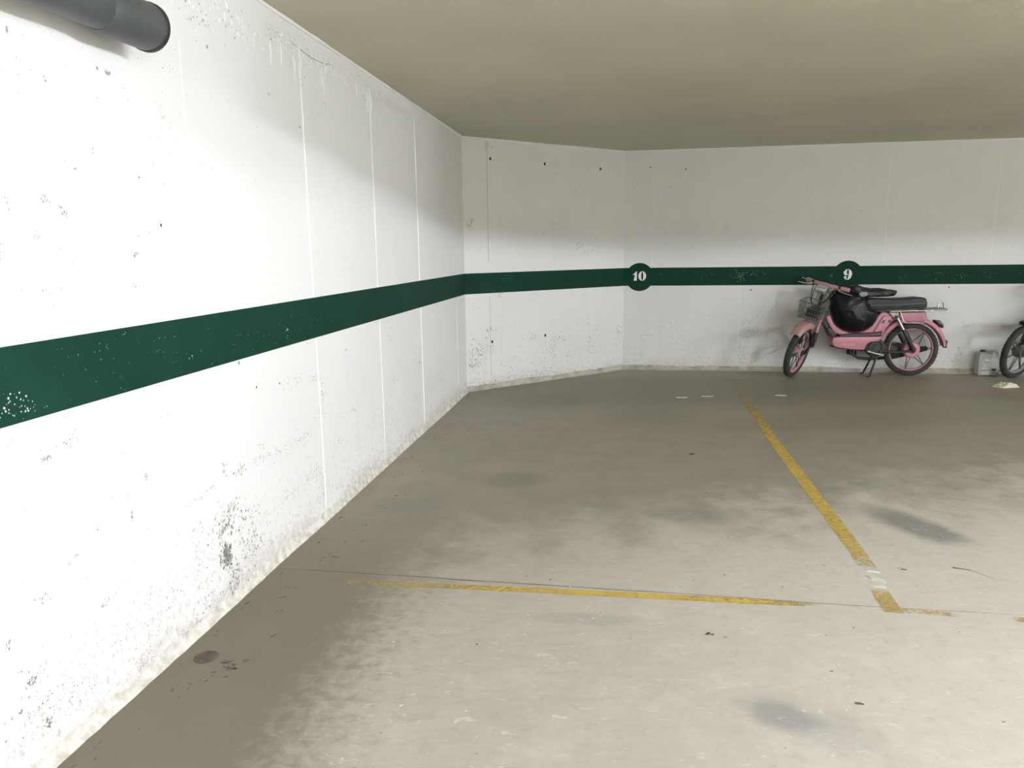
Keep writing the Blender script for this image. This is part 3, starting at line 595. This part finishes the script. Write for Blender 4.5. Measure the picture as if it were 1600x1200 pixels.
def fender_v(c, r0, r1, a0, a1, hw, skirt, n=26, taper=1.0):
    """mudguard: curved top with side skirts, swept about the axle"""
    V, F = [], []
    for i in range(n + 1):
        a = math.radians(a0 + (a1 - a0) * i / n); t = abs(2 * i / n - 1)
        w = hw * (1 - .12 * t); sk = skirt * (1 - .35 * t ** 2 * taper)
        prof = [(r1 - sk, -w), (r1 - .012, -w), (r1 - .002, -w * .8), (r1, -w * .35), (r1, w * .35), (r1 - .002, w * .8), (r1 - .012, w), (r1 - sk, w)]
        prof += [(r - .004, y * .94) for r, y in reversed(prof)]
        for r, y in prof: V.append((c[0] + r * math.cos(a), c[1] + y, c[2] + r * math.sin(a)))
    k = 16
    for i in range(n):
        for j in range(k): F.append((i * k + j, i * k + (j + 1) % k, (i + 1) * k + (j + 1) % k, (i + 1) * k + j))
    F += [tuple(range(k)), tuple(range(n * k, n * k + k))]
    return V, F

def wheel(name, c, root, mt, R=.267, spokes=14, hub_m=None, hub_r=.080, hub_w=.045, rot=0.0):
    rim = lathe(name, [(.205, -.016), (.222, -.021), (.226, -.019), (.214, -.012), (.208, 0), (.214, .012), (.226, .019), (.222, .021), (.205, .016), (.199, .0)], c, mt['rim'], root, 48)
    r = .036; cen = R - r
    prof = [(cen + r * math.cos(2 * math.pi * i / 16) * (1.0 if math.cos(2 * math.pi * i / 16) > 0 else .62), .031 * math.sin(2 * math.pi * i / 16)) for i in range(16)]
    ty = lathe('tyre', prof, c, M['tyre'], rim, 56, auto=60)
    # tread blocks along the crown
    L = []
    for i in range(44):
        a = 2 * math.pi * i / 44
        for s in (-1, 1):
            a2 = a + (.07 if s > 0 else 0); T = Matrix.Translation(c) @ Matrix.Rotation(-a2, 4, 'Y')
            v, f = box_v(R - .012, R - .0035, s * .012 - .008, s * .012 + .008, -.011, .011); L.append(([T @ Vector(q) for q in v], f))
    v, f = join_v(L); tag(obj('tyre_tread', v, f, M['tyre'], rim), kind='stuff')
    lathe('hub', [(.0, -hub_w), (.03, -hub_w), (hub_r * .9, -hub_w * .92), (hub_r, -hub_w * .7), (hub_r, hub_w * .7), (hub_r * .9, hub_w * .92), (.0, hub_w)], c, hub_m or mt['paint'], rim, 36, closed=False)
    lathe('axle_nut', [(.0, -hub_w - .022), (.014, -hub_w - .022), (.016, -hub_w - .012), (.034, -hub_w - .010), (.036, -hub_w), (.0, -hub_w)], c, M['engine'], rim, 20, closed=False)
    for i in range(spokes):
        a = rot + 2 * math.pi * (i // 2) / (spokes / 2) + (.10 if i % 2 else -.10); b = a + (.34 if i % 2 else -.34); y = -.02 if i % 2 else .02
        tube('spoke', [(c[0] + hub_r * .95 * math.cos(a), c[1] + y, c[2] + hub_r * .95 * math.sin(a)), (c[0] + .208 * math.cos(b), c[1] + y * .2, c[2] + .208 * math.sin(b))], .0042, M['spoke'], rim, 6)
    return rim

def build_moped(loc, rz, mt, pink, steer_deg):
    global XF
    root = empty('moped', (loc[0], loc[1], 0), rz)
    P = mt['paint']
    # --- frame: step-through spine and rear body
    frame = prism('frame', [(0.285, .607), (0.326, .619), (0.353, .552), (0.376, .520), (0.404, .494), (0.438, .472), (0.477, .457), (0.526, .449), (0.571, .447), (0.616, .450), (0.664, .460), (0.694, .476), (0.719, .496), (0.743, .523), (0.762, .553), (0.786, .61), (0.818, .652), (0.871, .646), (0.931, .612), (0.955, .575), (0.924, .549), (0.877, .489), (0.847, .417), (0.829, .354), (0.801, .366), (0.839, .453), (0.747, .441), (0.432, .425), (0.384, .443), (0.356, .470), (0.333, .504), (0.304, .553)], -.042, .042, P, root, .010)
    sp = prism('side_panel', [(0.835, .611), (0.902, .614), (0.931, .582), (0.906, .559), (0.841, .499), (0.804, .450), (0.746, .447), (0.774, .492)], -.056, .056, P, root, .008)
    for x, z in ((.812, .640), (.915, .588), (.815, .372)): lathe('screw', [(.0, -.062), (.006, -.062), (.007, -.055), (.0, -.055)], (x, 0, z), M['black'], sp, 10, closed=False)
    prism('footboard_trim', [(0.424, .425), (0.739, .441), (0.831, .453), (0.829, .408), (0.425, .402)], -.060, .060, M['black'], root, .005)
    prism('trim_strip', [(0.433, .419), (0.820, .436), (0.819, .425), (0.433, .411)], -.0625, .0625, mat('grey_strip', (.10, .09, .085), .5), root)
    cover = prism('engine_cover', [(0.352, .388), (0.364, .400), (0.394, .404), (0.819, .407), (0.810, .366), (0.718, .350), (0.690, .332), (0.665, .274), (0.547, .278), (0.428, .294), (0.379, .307), (0.358, .328), (0.352, .350)], -.072, .072, P, root, .012)
    if pink:
        text_mesh('lettering', 'Variant', .046, M['letter'], cover, (.504, -.0735, .330), .35, .0006, .92)
        text_mesh('lettering_shadow', 'Variant', .046, M['letter2'], cover, (.5055, -.0728, .3285), .35, .0004, .92)
        st = prism('badge', [(0.812, .541), (0.898, .541), (0.918, .571), (0.837, .571)], -.0572, -.056, M['letter2'], sp)
        text_mesh('badge_lettering', 'SL', .036, mat('white_lettering', (.85, .82, .80), .5), st, (.864, -.0578, .556), .3, .0005, 1.3)
    # --- engine, flywheel, transmission
    eng = prism('engine', [(.36, .30), (.42, .285), (.60, .262), (.70, .255), (.74, .235), (.86, .205), (.90, .235), (.885, .33), (.82, .368), (.74, .352), (.60, .36), (.40, .37)], -.050, .055, M['engine'], root, .012)
    lathe('flywheel_cover', [(.0, -.068), (.030, -.066), (.034, -.060), (.055, -.060), (.060, -.070), (.068, -.070), (.073, -.058), (.088, -.056), (.094, -.050), (.094, .0), (.0, .0)], (.780, 0, .296), M['engine'], root, 40, closed=False)
    L = [tube_v([(x, -.05, .285 - .02 * k), (x, .05, .285 - .02 * k)], .010, 8) for k in range(4) for x in (.545, .575, .605)]
    v, f = join_v(L); tag(obj('cylinder_fins', v, f, M['engine'], root), kind='stuff')
    prism('chain_case', [(.80, .345), (.90, .330), (1.14, .325), (1.18, .29), (1.17, .235), (1.10, .205), (.95, .20), (.82, .22)], .030, .055, M['engine'], root, .006)
    tube('swing_arm', [(.80, -.055, .265), (.98, -.06, .245), (1.141, -.062, .264)], .013, M['black'], root); tube('swing_arm', [(.80, .06, .265), (.98, .065, .245), (1.141, .066, .264)], .013, M['black'], root)
    tube('exhaust_pipe', [(.57, .03, .23), (.66, .06, .175), (.80, .085, .160), (.95, .09, .170)], .014, M['engine'], root)
    tube('muffler', [(.94, .09, .165), (.965, .09, .170), (1.21, .09, .232), (1.335, .09, .268), (1.345, .09, .272)], [.014, .026, .028, .026, .012], M['engine'], root, 12)
    ck = tube('kick_pedal', [(.672, -.085, .266), (.687, -.085, .263), (.770, -.088, .240), (.850, -.085, .220)], [.006, .012, .008, .010], M['chrome'], root)
    tube('pedal_peg', [(.674, -.07, .268), (.674, -.125, .268)], .010, M['black'], ck)
    # --- centre stand
    for s in (-1, 1):
        leg = tube('stand_leg', [(.80, .05 * s, .215), (.765 + .002 * s, .075 * s, .11), (.730 + .004 * s, .095 * s, .012)], .011, M['black'], root)
        tube('stand_foot', [(.730 + .004 * s, .095 * s, .010), (.705 + .004 * s, .097 * s, .010)], .0095, M['black'], leg)
    # --- rear wheel, mudguard, tail
    wheel('rear_wheel', (1.141, 0, .268), root, mt, rot=.5)
    v, f = fender_v((1.141, 0, .268), 0, .332, 6, 160, .046, .040); obj('rear_mudguard', v, f, P, root, auto=45)
    v, f = fender_v((1.141, 0, .268), 0, .302, 62, 128, .040, .018); obj('inner_guard', v, f, M['engine'], root, auto=45)
    prism('mud_flap', [(1.452, .372), (1.478, .356), (1.474, .286), (1.466, .284)], -.034, .034, M['black'], root)
    prism('tail_box', [(0.994, .642), (1.241, .648), (1.257, .60), (1.260, .565), (1.227, .545), (1.036, .551), (0.980, .597)], -.050, .050, P, root, .008)
    prism('tail_crease', [(1.012, .604), (1.082, .615), (1.182, .617), (1.207, .610), (1.210, .602), (1.082, .605)], -.0515, .0515, mt['dusty'], root)
    prism('tail_light', [(1.342, .566), (1.389, .562), (1.421, .524), (1.428, .486), (1.407, .487), (1.352, .535)], -.040, .040, M['tail'], root, .008)
    prism('shock_bracket', [(0.883, .645), (0.973, .648), (0.978, .60), (0.953, .572), (0.933, .585)], -.064, .064, mat('bare_metal', (.42, .37, .34), .5, .4), root, .004)
    for s in (-1, 1):
        sh = tube('shock_absorber', [(.958, .075 * s, .592), (1.045, .075 * s, .440)], .0135, M['chrome'], root, 12)
        tube('shock_spring', [(1.020, .075 * s, .480), (1.035, .075 * s, .455), (1.132, .075 * s, .285), (1.141, .072 * s, .262)], [.012, .021, .021, .014], M['black'], sh, 12)
        tube('shock_end', [(.950, .052 * s, .602), (.950, .088 * s, .602)], .013, M['engine'], sh)
    # --- seat
    seat = prism('seat', [(0.640, .765), (0.654, .781), (0.683, .786), (0.918, .780), (1.056, .785), (1.158, .795), (1.195, .792), (1.213, .772), (1.224, .705), (1.206, .691), (0.914, .681), (0.706, .667), (0.677, .674), (0.658, .715)], -.105, .105, M['vinyl'], root, .022, 4)
    prism('seat_piping', [(0.663, .722), (0.916, .729), (1.218, .744), (1.219, .736), (0.916, .721), (0.664, .714)], -.1075, .1075, mat('seat_piping', (.05, .052, .052), .35), seat)
    prism('seat_cover_seam', [(.914, .683), (.920, .683), (.922, .779), (.916, .779)], -.1068, .1068, M['black'], seat)
    prism('seat_pan', [(.70, .672), (1.20, .690), (1.20, .680), (.92, .668), (.74, .657)], -.085, .085, M['black'], root)
    # --- rack
    for s in (-1, 1):
        rk = tube('rack_rail', [(.870, .098 * s, .660), (1.14, .098 * s, .664), (1.400, .090 * s, .668), (1.418, .070 * s, .668)], .0075, M['chrome'], root)
        tube('rack_stay', [(.970, .098 * s, .660), (1.006, .098 * s, .565), (1.024, .098 * s, .548), (1.044, .098 * s, .546), (1.196, .098 * s, .542), (1.214, .098 * s, .552), (1.222, .098 * s, .660)], .0065, M['chrome'], rk)
    prism('rack_plate', [(1.20, .676), (1.42, .684), (1.42, .670), (1.20, .664)], -.09, .09, mat('grey_rack', (.16, .155, .14), .5, .5), root)
    tube('rack_loop', [(1.372, 0, .678), (1.372, 0, .725), (1.382, 0, .742), (1.412, 0, .742), (1.424, 0, .728), (1.430, 0, .682)], .0085, M['chrome'], root)
    # --- head tube and front of the frame
    ax = lambda z: .135 + .305 * (z - .26)
    tube('head_tube', [(ax(.545), 0, .545), (ax(.70), 0, .70)], .026, M['black'], root, 14)
    prism('head_gusset', [(ax(.56), .56), (ax(.68), .68), (.335, .622), (.305, .590), (.31, .50), (.35, .455), (.36, .40), (.33, .41), (.305, .46), (.275, .52)], -.028, .028, M['black'], root, .005)
    prism('horn', [(.305, .50), (.345, .485), (.40, .43), (.385, .40), (.35, .402), (.31, .445)], -.045, .045, M['black'], root, .006)
    # --- steered assembly
    axis = Vector((.292, 0, .956)).normalized(); piv = Vector((.135, 0, .26))
    ROT = Matrix.Translation(piv) @ Matrix.Rotation(math.radians(steer_deg), 4, axis) @ Matrix.Translation(-piv)
    c0 = Vector((.020, 0, .262)); cw = ROT @ c0; nw = (ROT.to_3x3() @ Vector((0, 1, 0))); low = cw.z - .231 * math.sqrt(max(0, 1 - nw.z ** 2)) - .036
    XF = Matrix.Translation((-.052, 0, .0005 - low)) @ ROT
    wheel('front_wheel', tuple(c0), root, mt, hub_m=mt['dusty'], hub_r=.055, rot=.2)
    v, f = fender_v(tuple(c0), 0, .312, *((56, 132) if pink else (44, 100)), .052, .060, 22); obj('front_mudguard', v, f, mt['dusty'], root, auto=45)
    for s in (-1, 1):
        y = .066 * s
        fk = tube('fork_leg', [(ax(.645) + .012, y * .9, .645), (ax(.43) + .020, y, .43)], .0185, P, root, 14)
        prism('fork_shroud', [(ax(.45) - .012, .45), (ax(.45) + .045, .45), (ax(.36) + .060, .36), (ax(.30) + .052, .30), (ax(.30) + .010, .295), (ax(.36) - .018, .35)], y - .020, y + .020, M['black'], fk, .006)
        tube('leading_link', [(ax(.32) + .022, y, .325), (.080, y, .290), (.020, y, .262)], [.013, .011, .015], M['black'], fk)
    prism('fork_crown', [(ax(.645) - .02, .635), (ax(.645) + .04, .635), (ax(.67) + .035, .665), (ax(.67) - .02, .665)], -.075, .075, M['black'], root, .005)
    tube('steering_stem', [(ax(.66), 0, .66), (ax(.90), 0, .90)], .016, M['engine'], root, 12)
    hl = prism('headlight', [(ax(.87) - .115, .838), (ax(.87) - .125, .905), (ax(.87) - .06, .915), (ax(.87) - .03, .90), (ax(.87) - .03, .850), (ax(.87) - .06, .835)], -.056, .056, M['chrome'], root, .014)
    xl = ax(.87) - .122
    prism('headlight_lens', [(xl + .004, .845), (xl - .006, .855), (xl - .012, .875), (xl - .009, .895), (xl, .902), (xl + .01, .90), (xl + .012, .845)], -.050, .050, M['lens'], hl, .006)
    for s in (-1, 1): tube('headlight_bracket', [(ax(.72) - .03, .05 * s, .72), (ax(.84) - .05, .06 * s, .845)], .007, M['chrome'], hl)
    bx = ax(.90)
    hb = tube('handlebar', [(bx + .035, -.180, .902), (bx + .015, -.125, .905), (bx, -.06, .905), (bx, 0, .903), (bx, .06, .905), (bx + .015, .125, .905), (bx + .035, .180, .902)], [.019, .020, .022, .027, .022, .020, .019], mt['bar'], root, 12)
    for s in (-1, 1):
        tube('grip', [(bx + .030, 0.144 * s, .904), (bx + .040, 0.181 * s, .903), (bx + .048, 0.215 * s, .900), (bx + .050, 0.219 * s, .900)], [.021, .023, .023, .012], mt['bar'], hb, 12)
        tube('brake_lever', [(bx - .015, 0.130 * s, .898), (bx - .035, 0.155 * s, .888), (bx - .022, 0.222 * s, .876), (bx - .010, 0.275 * s, .872)], [.010, .008, .006, .005], M['chrome'], hb, 8)
        tube('lever_clamp', [(bx + .010, 0.122 * s, .903), (bx + .012, 0.141 * s, .903)], .025, M['engine'], hb, 12)
    if pink:
        tube('bar_end_rod', [(bx + .050, 0.215 * s * 1, .900), (bx + .064, .275, .905)], .005, M['chrome'], hb, 8)
    # cables looping from the bar to the frame
    for y0, y1, d, z1 in ((-.12, -.02, -.10, .60), (.12, .03, -.11, .58), (-.10, .04, -.06, .66), (.09, -.04, -.14, .64)):
        tube('cable', [(bx - .01, y0, .895), (bx + d * .6, y0 * .85, .84), (bx + d - .04, y0 * .5, .76), (bx + d * .7 - .05, y1, .68), (ax(z1) - .01, y1, z1)], .0042, M['black'], root, 6)
    if pink:
        # wire basket on the fork
        x0, x1, yb, z0, z1 = ax(.7) - .240, ax(.7) - .05, .112, .605, .770
        L = []
        def bp(u, y, z):                       # slightly wider at the top
            t = (z - z0) / (z1 - z0); k = .88 + .12 * t; xm = (x0 + x1) / 2
            return (xm + (u - xm) * k, y * k, z)
        def loop(z, r): L.append(tube_v([bp(x0, -yb, z), bp(x0, yb, z), bp(x1, yb, z), bp(x1, -yb, z)], r, 6, True))
        loop(z1, .0055); loop(z1 - .055, .0028); loop(z0 + .06, .0028); loop(z0, .004)
        for i in range(10):
            y = -yb + 2 * yb * i / 9
            L.append(tube_v([bp(x0, y, z1), bp(x0, y, z0), bp(x1, y, z0), bp(x1, y, z1)], .0026, 5))
        for i in range(1, 8):
            x = x0 + (x1 - x0) * i / 8
            L.append(tube_v([bp(x, -yb, z1), bp(x, -yb, z0), bp(x, yb, z0), bp(x, yb, z1)], .0026, 5))
        v, f = join_v(L); bk = obj('wire_basket', v, f, M['wire'], root); tag(bk, 'grey wire shopping basket')
        tube('basket_stay', [(x1, -.04, .70), (ax(.70), -.03, .70)], .006, M['wire'], bk); tube('basket_stay', [(x1, .04, .70), (ax(.70), .03, .70)], .006, M['wire'], bk)
        box('horn_unit', x1 - .11, x1 - .02, -.06, .05, z0 + .008, z0 + .09, M['black'], root)
    XF = None
    return root

moped = build_moped((2.872, 7.411), math.atan2(-.091, 1.157), PINKS, True, 54)
tag(moped, 'dusty pink moped with black seat and front wire basket parked by the far wall', 'moped')
m2 = build_moped((4.97, 7.15), math.radians(-9), DARKS, False, 36)
tag(m2, 'dark moped at the right edge, only its turned front wheel in view', 'moped')

# ------------------------------------------------------------------ bin bag lying in the moped's step-through
M['bag'] = mat('black_bin_bag', (.009, .010, .0115), .33, bump=.45, bscale=28, spec=.22)
M['flap'] = mat('lit_black_bag_plastic', (.020, .022, .023), .42, bump=.4, bscale=26, spec=.35)  # lighter than the bag body: caught light painted into the plastic
bag = empty('bin_bag', moped.location, moped.rotation_euler[2]); tag(bag, 'full black plastic bin bag slumped in the pink moped\'s step-through', 'bag')
OUT = [(.327, .817), (.332, .733), (.364, .601), (.417, .506), (.49, .465), (.585, .456), (.677, .468), (.744, .505), (.786, .574), (.792, .646), (.735, .70), (.690, .79), (.60, .86), (.522, .885), (.418, .870), (.348, .862)]
def bag_body():
    cx, cz = .555, .66; n, rows = 72, 26; V, F = [], []
    import bisect
    ang = sorted((math.atan2(z - cz, x - cx) % (2 * math.pi), math.hypot(x - cx, z - cz)) for x, z in OUT)
    A = [a for a, _ in ang]; Rr = [r for _, r in ang]
    def rad(a):
        a %= 2 * math.pi; i = bisect.bisect(A, a)
        a0, r0 = (A[i - 1], Rr[i - 1]) if i else (A[-1] - 2 * math.pi, Rr[-1]); a1, r1 = (A[i], Rr[i]) if i < len(A) else (A[0] + 2 * math.pi, Rr[0])
        t = (a - a0) / (a1 - a0); t = t * t * (3 - 2 * t); return r0 + (r1 - r0) * t
    bm = bmesh.new(); bmesh.ops.create_icosphere(bm, subdivisions=5, radius=1.0)
    for v in bm.verts:
        d = v.co.normalized(); a = math.atan2(d.z, d.x); sx = math.hypot(d.x, d.z); y = d.y
        r = rad(a) * sx * (1 + .22 * (1 - sx)) / 1.0; yy = .158 * y
        x, z = cx + r * math.cos(a), cz + r * math.sin(a); q = Vector((x, yy, z))
        ridge_ = 1 - abs(noise.noise(Vector((x * 7 + 2.2 * z, yy * 6, z * 4 - x * 3)))) * 2
        ridge2 = 1 - abs(noise.noise(Vector((x * 5 - z * 8, yy * 7, z * 5 + 4)))) * 2
        w = noise.fractal(q * 9, 1.0, 2.0, 3) * .005 + max(0, ridge_) ** 6 * .008 + max(0, ridge2) ** 7 * .007 - .006
        v.co = q + Vector((d.x * .35, d.y * 1.3, d.z * .35)) * w
    V = [v.co.copy() for v in bm.verts]; F = [tuple(v.index for v in f.verts) for f in bm.faces]; bm.free()
    return obj('bag_body', V, F, M['bag'], bag, smooth=True)
bag_body()
def bag_flap():
    # slack upper part of the bag folded back over the seat: a crumpled pillow with a pointed end
    top = [(.455, .880), (.50, .918), (.540, .926), (.60, .912), (.65, .895), (.706, .882), (.786, .888), (.87, .874), (.949, .861)]
    bot = [(.455, .800), (.50, .800), (.540, .800), (.60, .800), (.65, .796), (.706, .794), (.786, .795), (.87, .795), (.905, .800)]
    V, F = [], []; k = 14; n = 40
    def lerp(P, t):
        q = t * (len(P) - 1); i = min(int(q), len(P) - 2); u = q - i
        return P[i][0] + (P[i + 1][0] - P[i][0]) * u, P[i][1] + (P[i + 1][1] - P[i][1]) * u
    for i in range(n + 1):
        t = i / n; (x1, z1), (x0, z0) = lerp(top, t), lerp(bot, t); hy = .115 * (1 - .30 * t) * min(1, .35 + 3 * t)
        for j in range(k):
            a = 2 * math.pi * j / k; cz, hz = (z0 + z1) / 2, (z1 - z0) / 2
            s, c = math.sin(a), math.cos(a); s = math.copysign(abs(s) ** .7, s)
            x = (x0 + x1) / 2 + (x1 - x0) / 2 * s; z = cz + hz * s
            w = noise.noise(Vector((x * 20, c * 3, z * 16))) * .012 + abs(noise.noise(Vector((x * 34, c * 2, z * 9)))) * .010 - .006
            V.append((x, c * hy + math.copysign(1, c) * w, z + w * s * .5))
    for i in range(n):
        for j in range(k): F.append((i * k + j, i * k + (j + 1) % k, (i + 1) * k + (j + 1) % k, (i + 1) * k + j))
    F += [tuple(range(k)), tuple(range(n * k, n * k + k))]
    return obj('loose_flap', V, F, M['flap'], bag, auto=40)
fl = bag_flap()
V, F = [], []
for i in range(24):
    a = 2 * math.pi * i / 24
    for r, y in ((1, -.112), (.92, -.122), (.5, -.126)): V.append((.600 + .043 * r * math.cos(a), y, .832 + .027 * r * math.sin(a)))
for i in range(24):
    j = (i + 1) % 24
    for q in range(2): F.append((i * 3 + q, i * 3 + q + 1, j * 3 + q + 1, j * 3 + q))
F.append(tuple(i * 3 + 2 for i in range(24)))
tag(obj('round_patch', V, F, mat('pale_oval_patch', (.26, .27, .26), .4, second=(.17, .18, .18), vscale=40), fl, auto=40), 'pale grey oval patch')

# ------------------------------------------------------------------ jerrycan
def jerry_material():
    m = mat('cloudy_white_plastic', (.62, .63, .61), .4, var=.12, vscale=8); b = m.node_tree.nodes['Principled BSDF']
    b.inputs['Transmission Weight'].default_value = .35; b.inputs['Roughness'].default_value = .5; return m
M['jerry'] = jerry_material()
jx, jy = 4.772, 7.29
can = empty('jerrycan', (jx, jy, 0), ANG_B); can.scale = (.84, .84, .97); tag(can, 'cloudy white plastic jerrycan with dark blue cap standing between the two mopeds', 'jerrycan')
bd = prism('can_body', [(-.108, .004), (.108, .004), (.112, .02), (.112, .200), (.104, .222), (.098, .232), (.098, .246), (.088, .256), (.036, .256), (.028, .246), (.024, .226), (.002, .222), (-.03, .236), (-.098, .236), (-.112, .20), (-.112, .02)], -.058, .058, M['jerry'], can, .010)
prism('painted_handle_hole', [(.045, .236), (.085, .236), (.085, .246), (.045, .246)], -.0595, .0595, mat('painted_shade_plastic', (.22, .22, .21), .6), bd)  # solid slab, the hole's shade painted as grey
lathe_z('can_neck', [(.0, .230), (.026, .230), (.026, .246), (.0, .246)], (-.055, 0, 0), M['jerry'], can, 24)
lathe_z('cap', [(.0, .266), (.024, .266), (.027, .263), (.028, .246), (.0, .246)], (-.055, 0, 0), mat('dark_blue_cap', (.035, .025, .17), .4), can, 28)
M['paper'] = mat('white_label', (.80, .80, .78), .6, var=.06, vscale=20)
lab = prism('label', [(-.075, .012), (-.020, .012), (-.020, .182), (-.075, .182)], -.0592, -.0578, M['jerry'], can)
for z0, z1, x0, x1 in ((.014, .052, -.078, .018), (.064, .092, -.074, -.018), (.100, .112, -.06, -.03), (.155, .184, -.05, -.014), (.125, .135, -.056, -.04)):
    prism('label_patch', [(x0, z0), (x1, z0), (x1, z1), (x0, z1)], -.0602, -.0590, M['paper'], lab)
prism('label_line', [(-.075, .054), (-.01, .054), (-.01, .060), (-.075, .060)], -.0603, -.0590, M['joint'], lab); prism('label_line', [(-.060, .143), (-.006, .143), (-.006, .149), (-.060, .149)], -.0603, -.0590, mat('grey_print', (.3, .3, .3), .6), lab)
prism('grey_panel', [(.035, .100), (.095, .100), (.095, .165), (.035, .165)], -.0592, -.0578, mat('grey_print_panel', (.42, .43, .42), .6), lab)
hp = [(math.sin(t) ** 3 * 16, 13 * math.cos(t) - 5 * math.cos(2 * t) - 2 * math.cos(3 * t) - math.cos(4 * t)) for t in [2 * math.pi * i / 36 for i in range(36)]]
prism('heart_print', [(.060 + x * .0019, .064 + z * .0013) for x, z in hp], -.0606, -.0578, M['black'], lab)
prism('print_mark', [(.003, .055), (.022, .055), (.022, .064), (.003, .064)], -.0604, -.0578, M['joint'], lab)

# ------------------------------------------------------------------ litter
def crumple(name, cx, cy, L, W, H, rz, m, label, seed, n=44, rows=18):
    V, F = [], []
    for j in range(rows + 1):
        ph = math.pi / 2 * j / rows
        for i in range(n):
            a = 2 * math.pi * i / n; q = Vector((math.cos(a) * math.cos(ph) * 1.9, math.sin(a) * math.cos(ph) * 1.9, math.sin(ph) + seed))
            d = 1 + .32 * noise.noise(q * 1.2) + .20 * noise.noise(q * 3.3) + .12 * abs(noise.noise(q * 7))
            V.append((L * math.cos(a) * math.cos(ph) * d, W * math.sin(a) * math.cos(ph) * d, max(0, H * math.sin(ph) * (d + .7 * noise.noise(q * 2.7)))))
    for j in range(rows):
        for i in range(n): F.append((j * n + i, j * n + (i + 1) % n, (j + 1) * n + (i + 1) % n, (j + 1) * n + i))
    F.append(tuple(range(n))); F.append(tuple(range(rows * n, rows * n + n)))
    o = obj(name, V, F, m, None, auto=40); o.location = (cx, cy, 0); o.rotation_euler = (0, 0, rz); return tag(o, label, 'litter')
crumple('crumpled_paper', 4.575, 6.68, .105, .070, .032, .1, mat('cream_paper', (.72, .68, .56), .8, bump=.5, bscale=40), 'crumpled cream paper on the floor in front of the jerrycan', 4.3)
M['scrap'] = mat('pale_scrap', (.70, .67, .60), .8)
for nm, x, y, L, W, rz, lb in (('paper_scrap', 2.39, 6.405, .050, .016, -.2, 'pale paper sliver on the floor below the moped\'s front wheel'), ('paper_scrap', 1.50, 6.37, .050, .010, .0, 'left one of two thin pale slivers on the floor left of the long yellow line'),
                               ('paper_scrap', 1.735, 6.40, .055, .010, -.05, 'right one of two thin pale slivers on the floor left of the long yellow line')):
    V = [(-L, -W * .4, 0), (0, -W, 0), (L, -W * .2, 0), (L * .8, W * .6, 0), (0, W, 0), (-L * .9, W * .5, 0)]
    V = V + [(x_ * .98, y_ * .9, .004 + .004 * abs(noise.noise(Vector((x_ * 50, y_ * 50, 1))))) for x_, y_, _ in V]
    F = [tuple(range(6)), tuple(range(11, 5, -1))] + [(i, (i + 1) % 6, 6 + (i + 1) % 6, 6 + i) for i in range(6)]
    o = obj(nm, V, F, M['scrap']); o.location = (x, y, 0.0); o.rotation_euler = (0, 0, rz); tag(o, lb, 'litter')
o = obj('leaf_scrap', [(-.016, -.006, .001), (.0, -.012, .001), (.020, .0, .003), (.004, .010, .002), (-.016, -.006, .004), (0, -.012, .005), (.020, 0, .006), (.004, .010, .006)], [(0, 1, 2, 3), (7, 6, 5, 4), (0, 1, 5, 4), (1, 2, 6, 5), (2, 3, 7, 6), (3, 0, 4, 7)], mat('dark_red_scrap', (.10, .03, .025), .7))
o.location = (1.145, 4.557, 0); tag(o, 'tiny dark red scrap on the floor inside bay ten', 'litter')
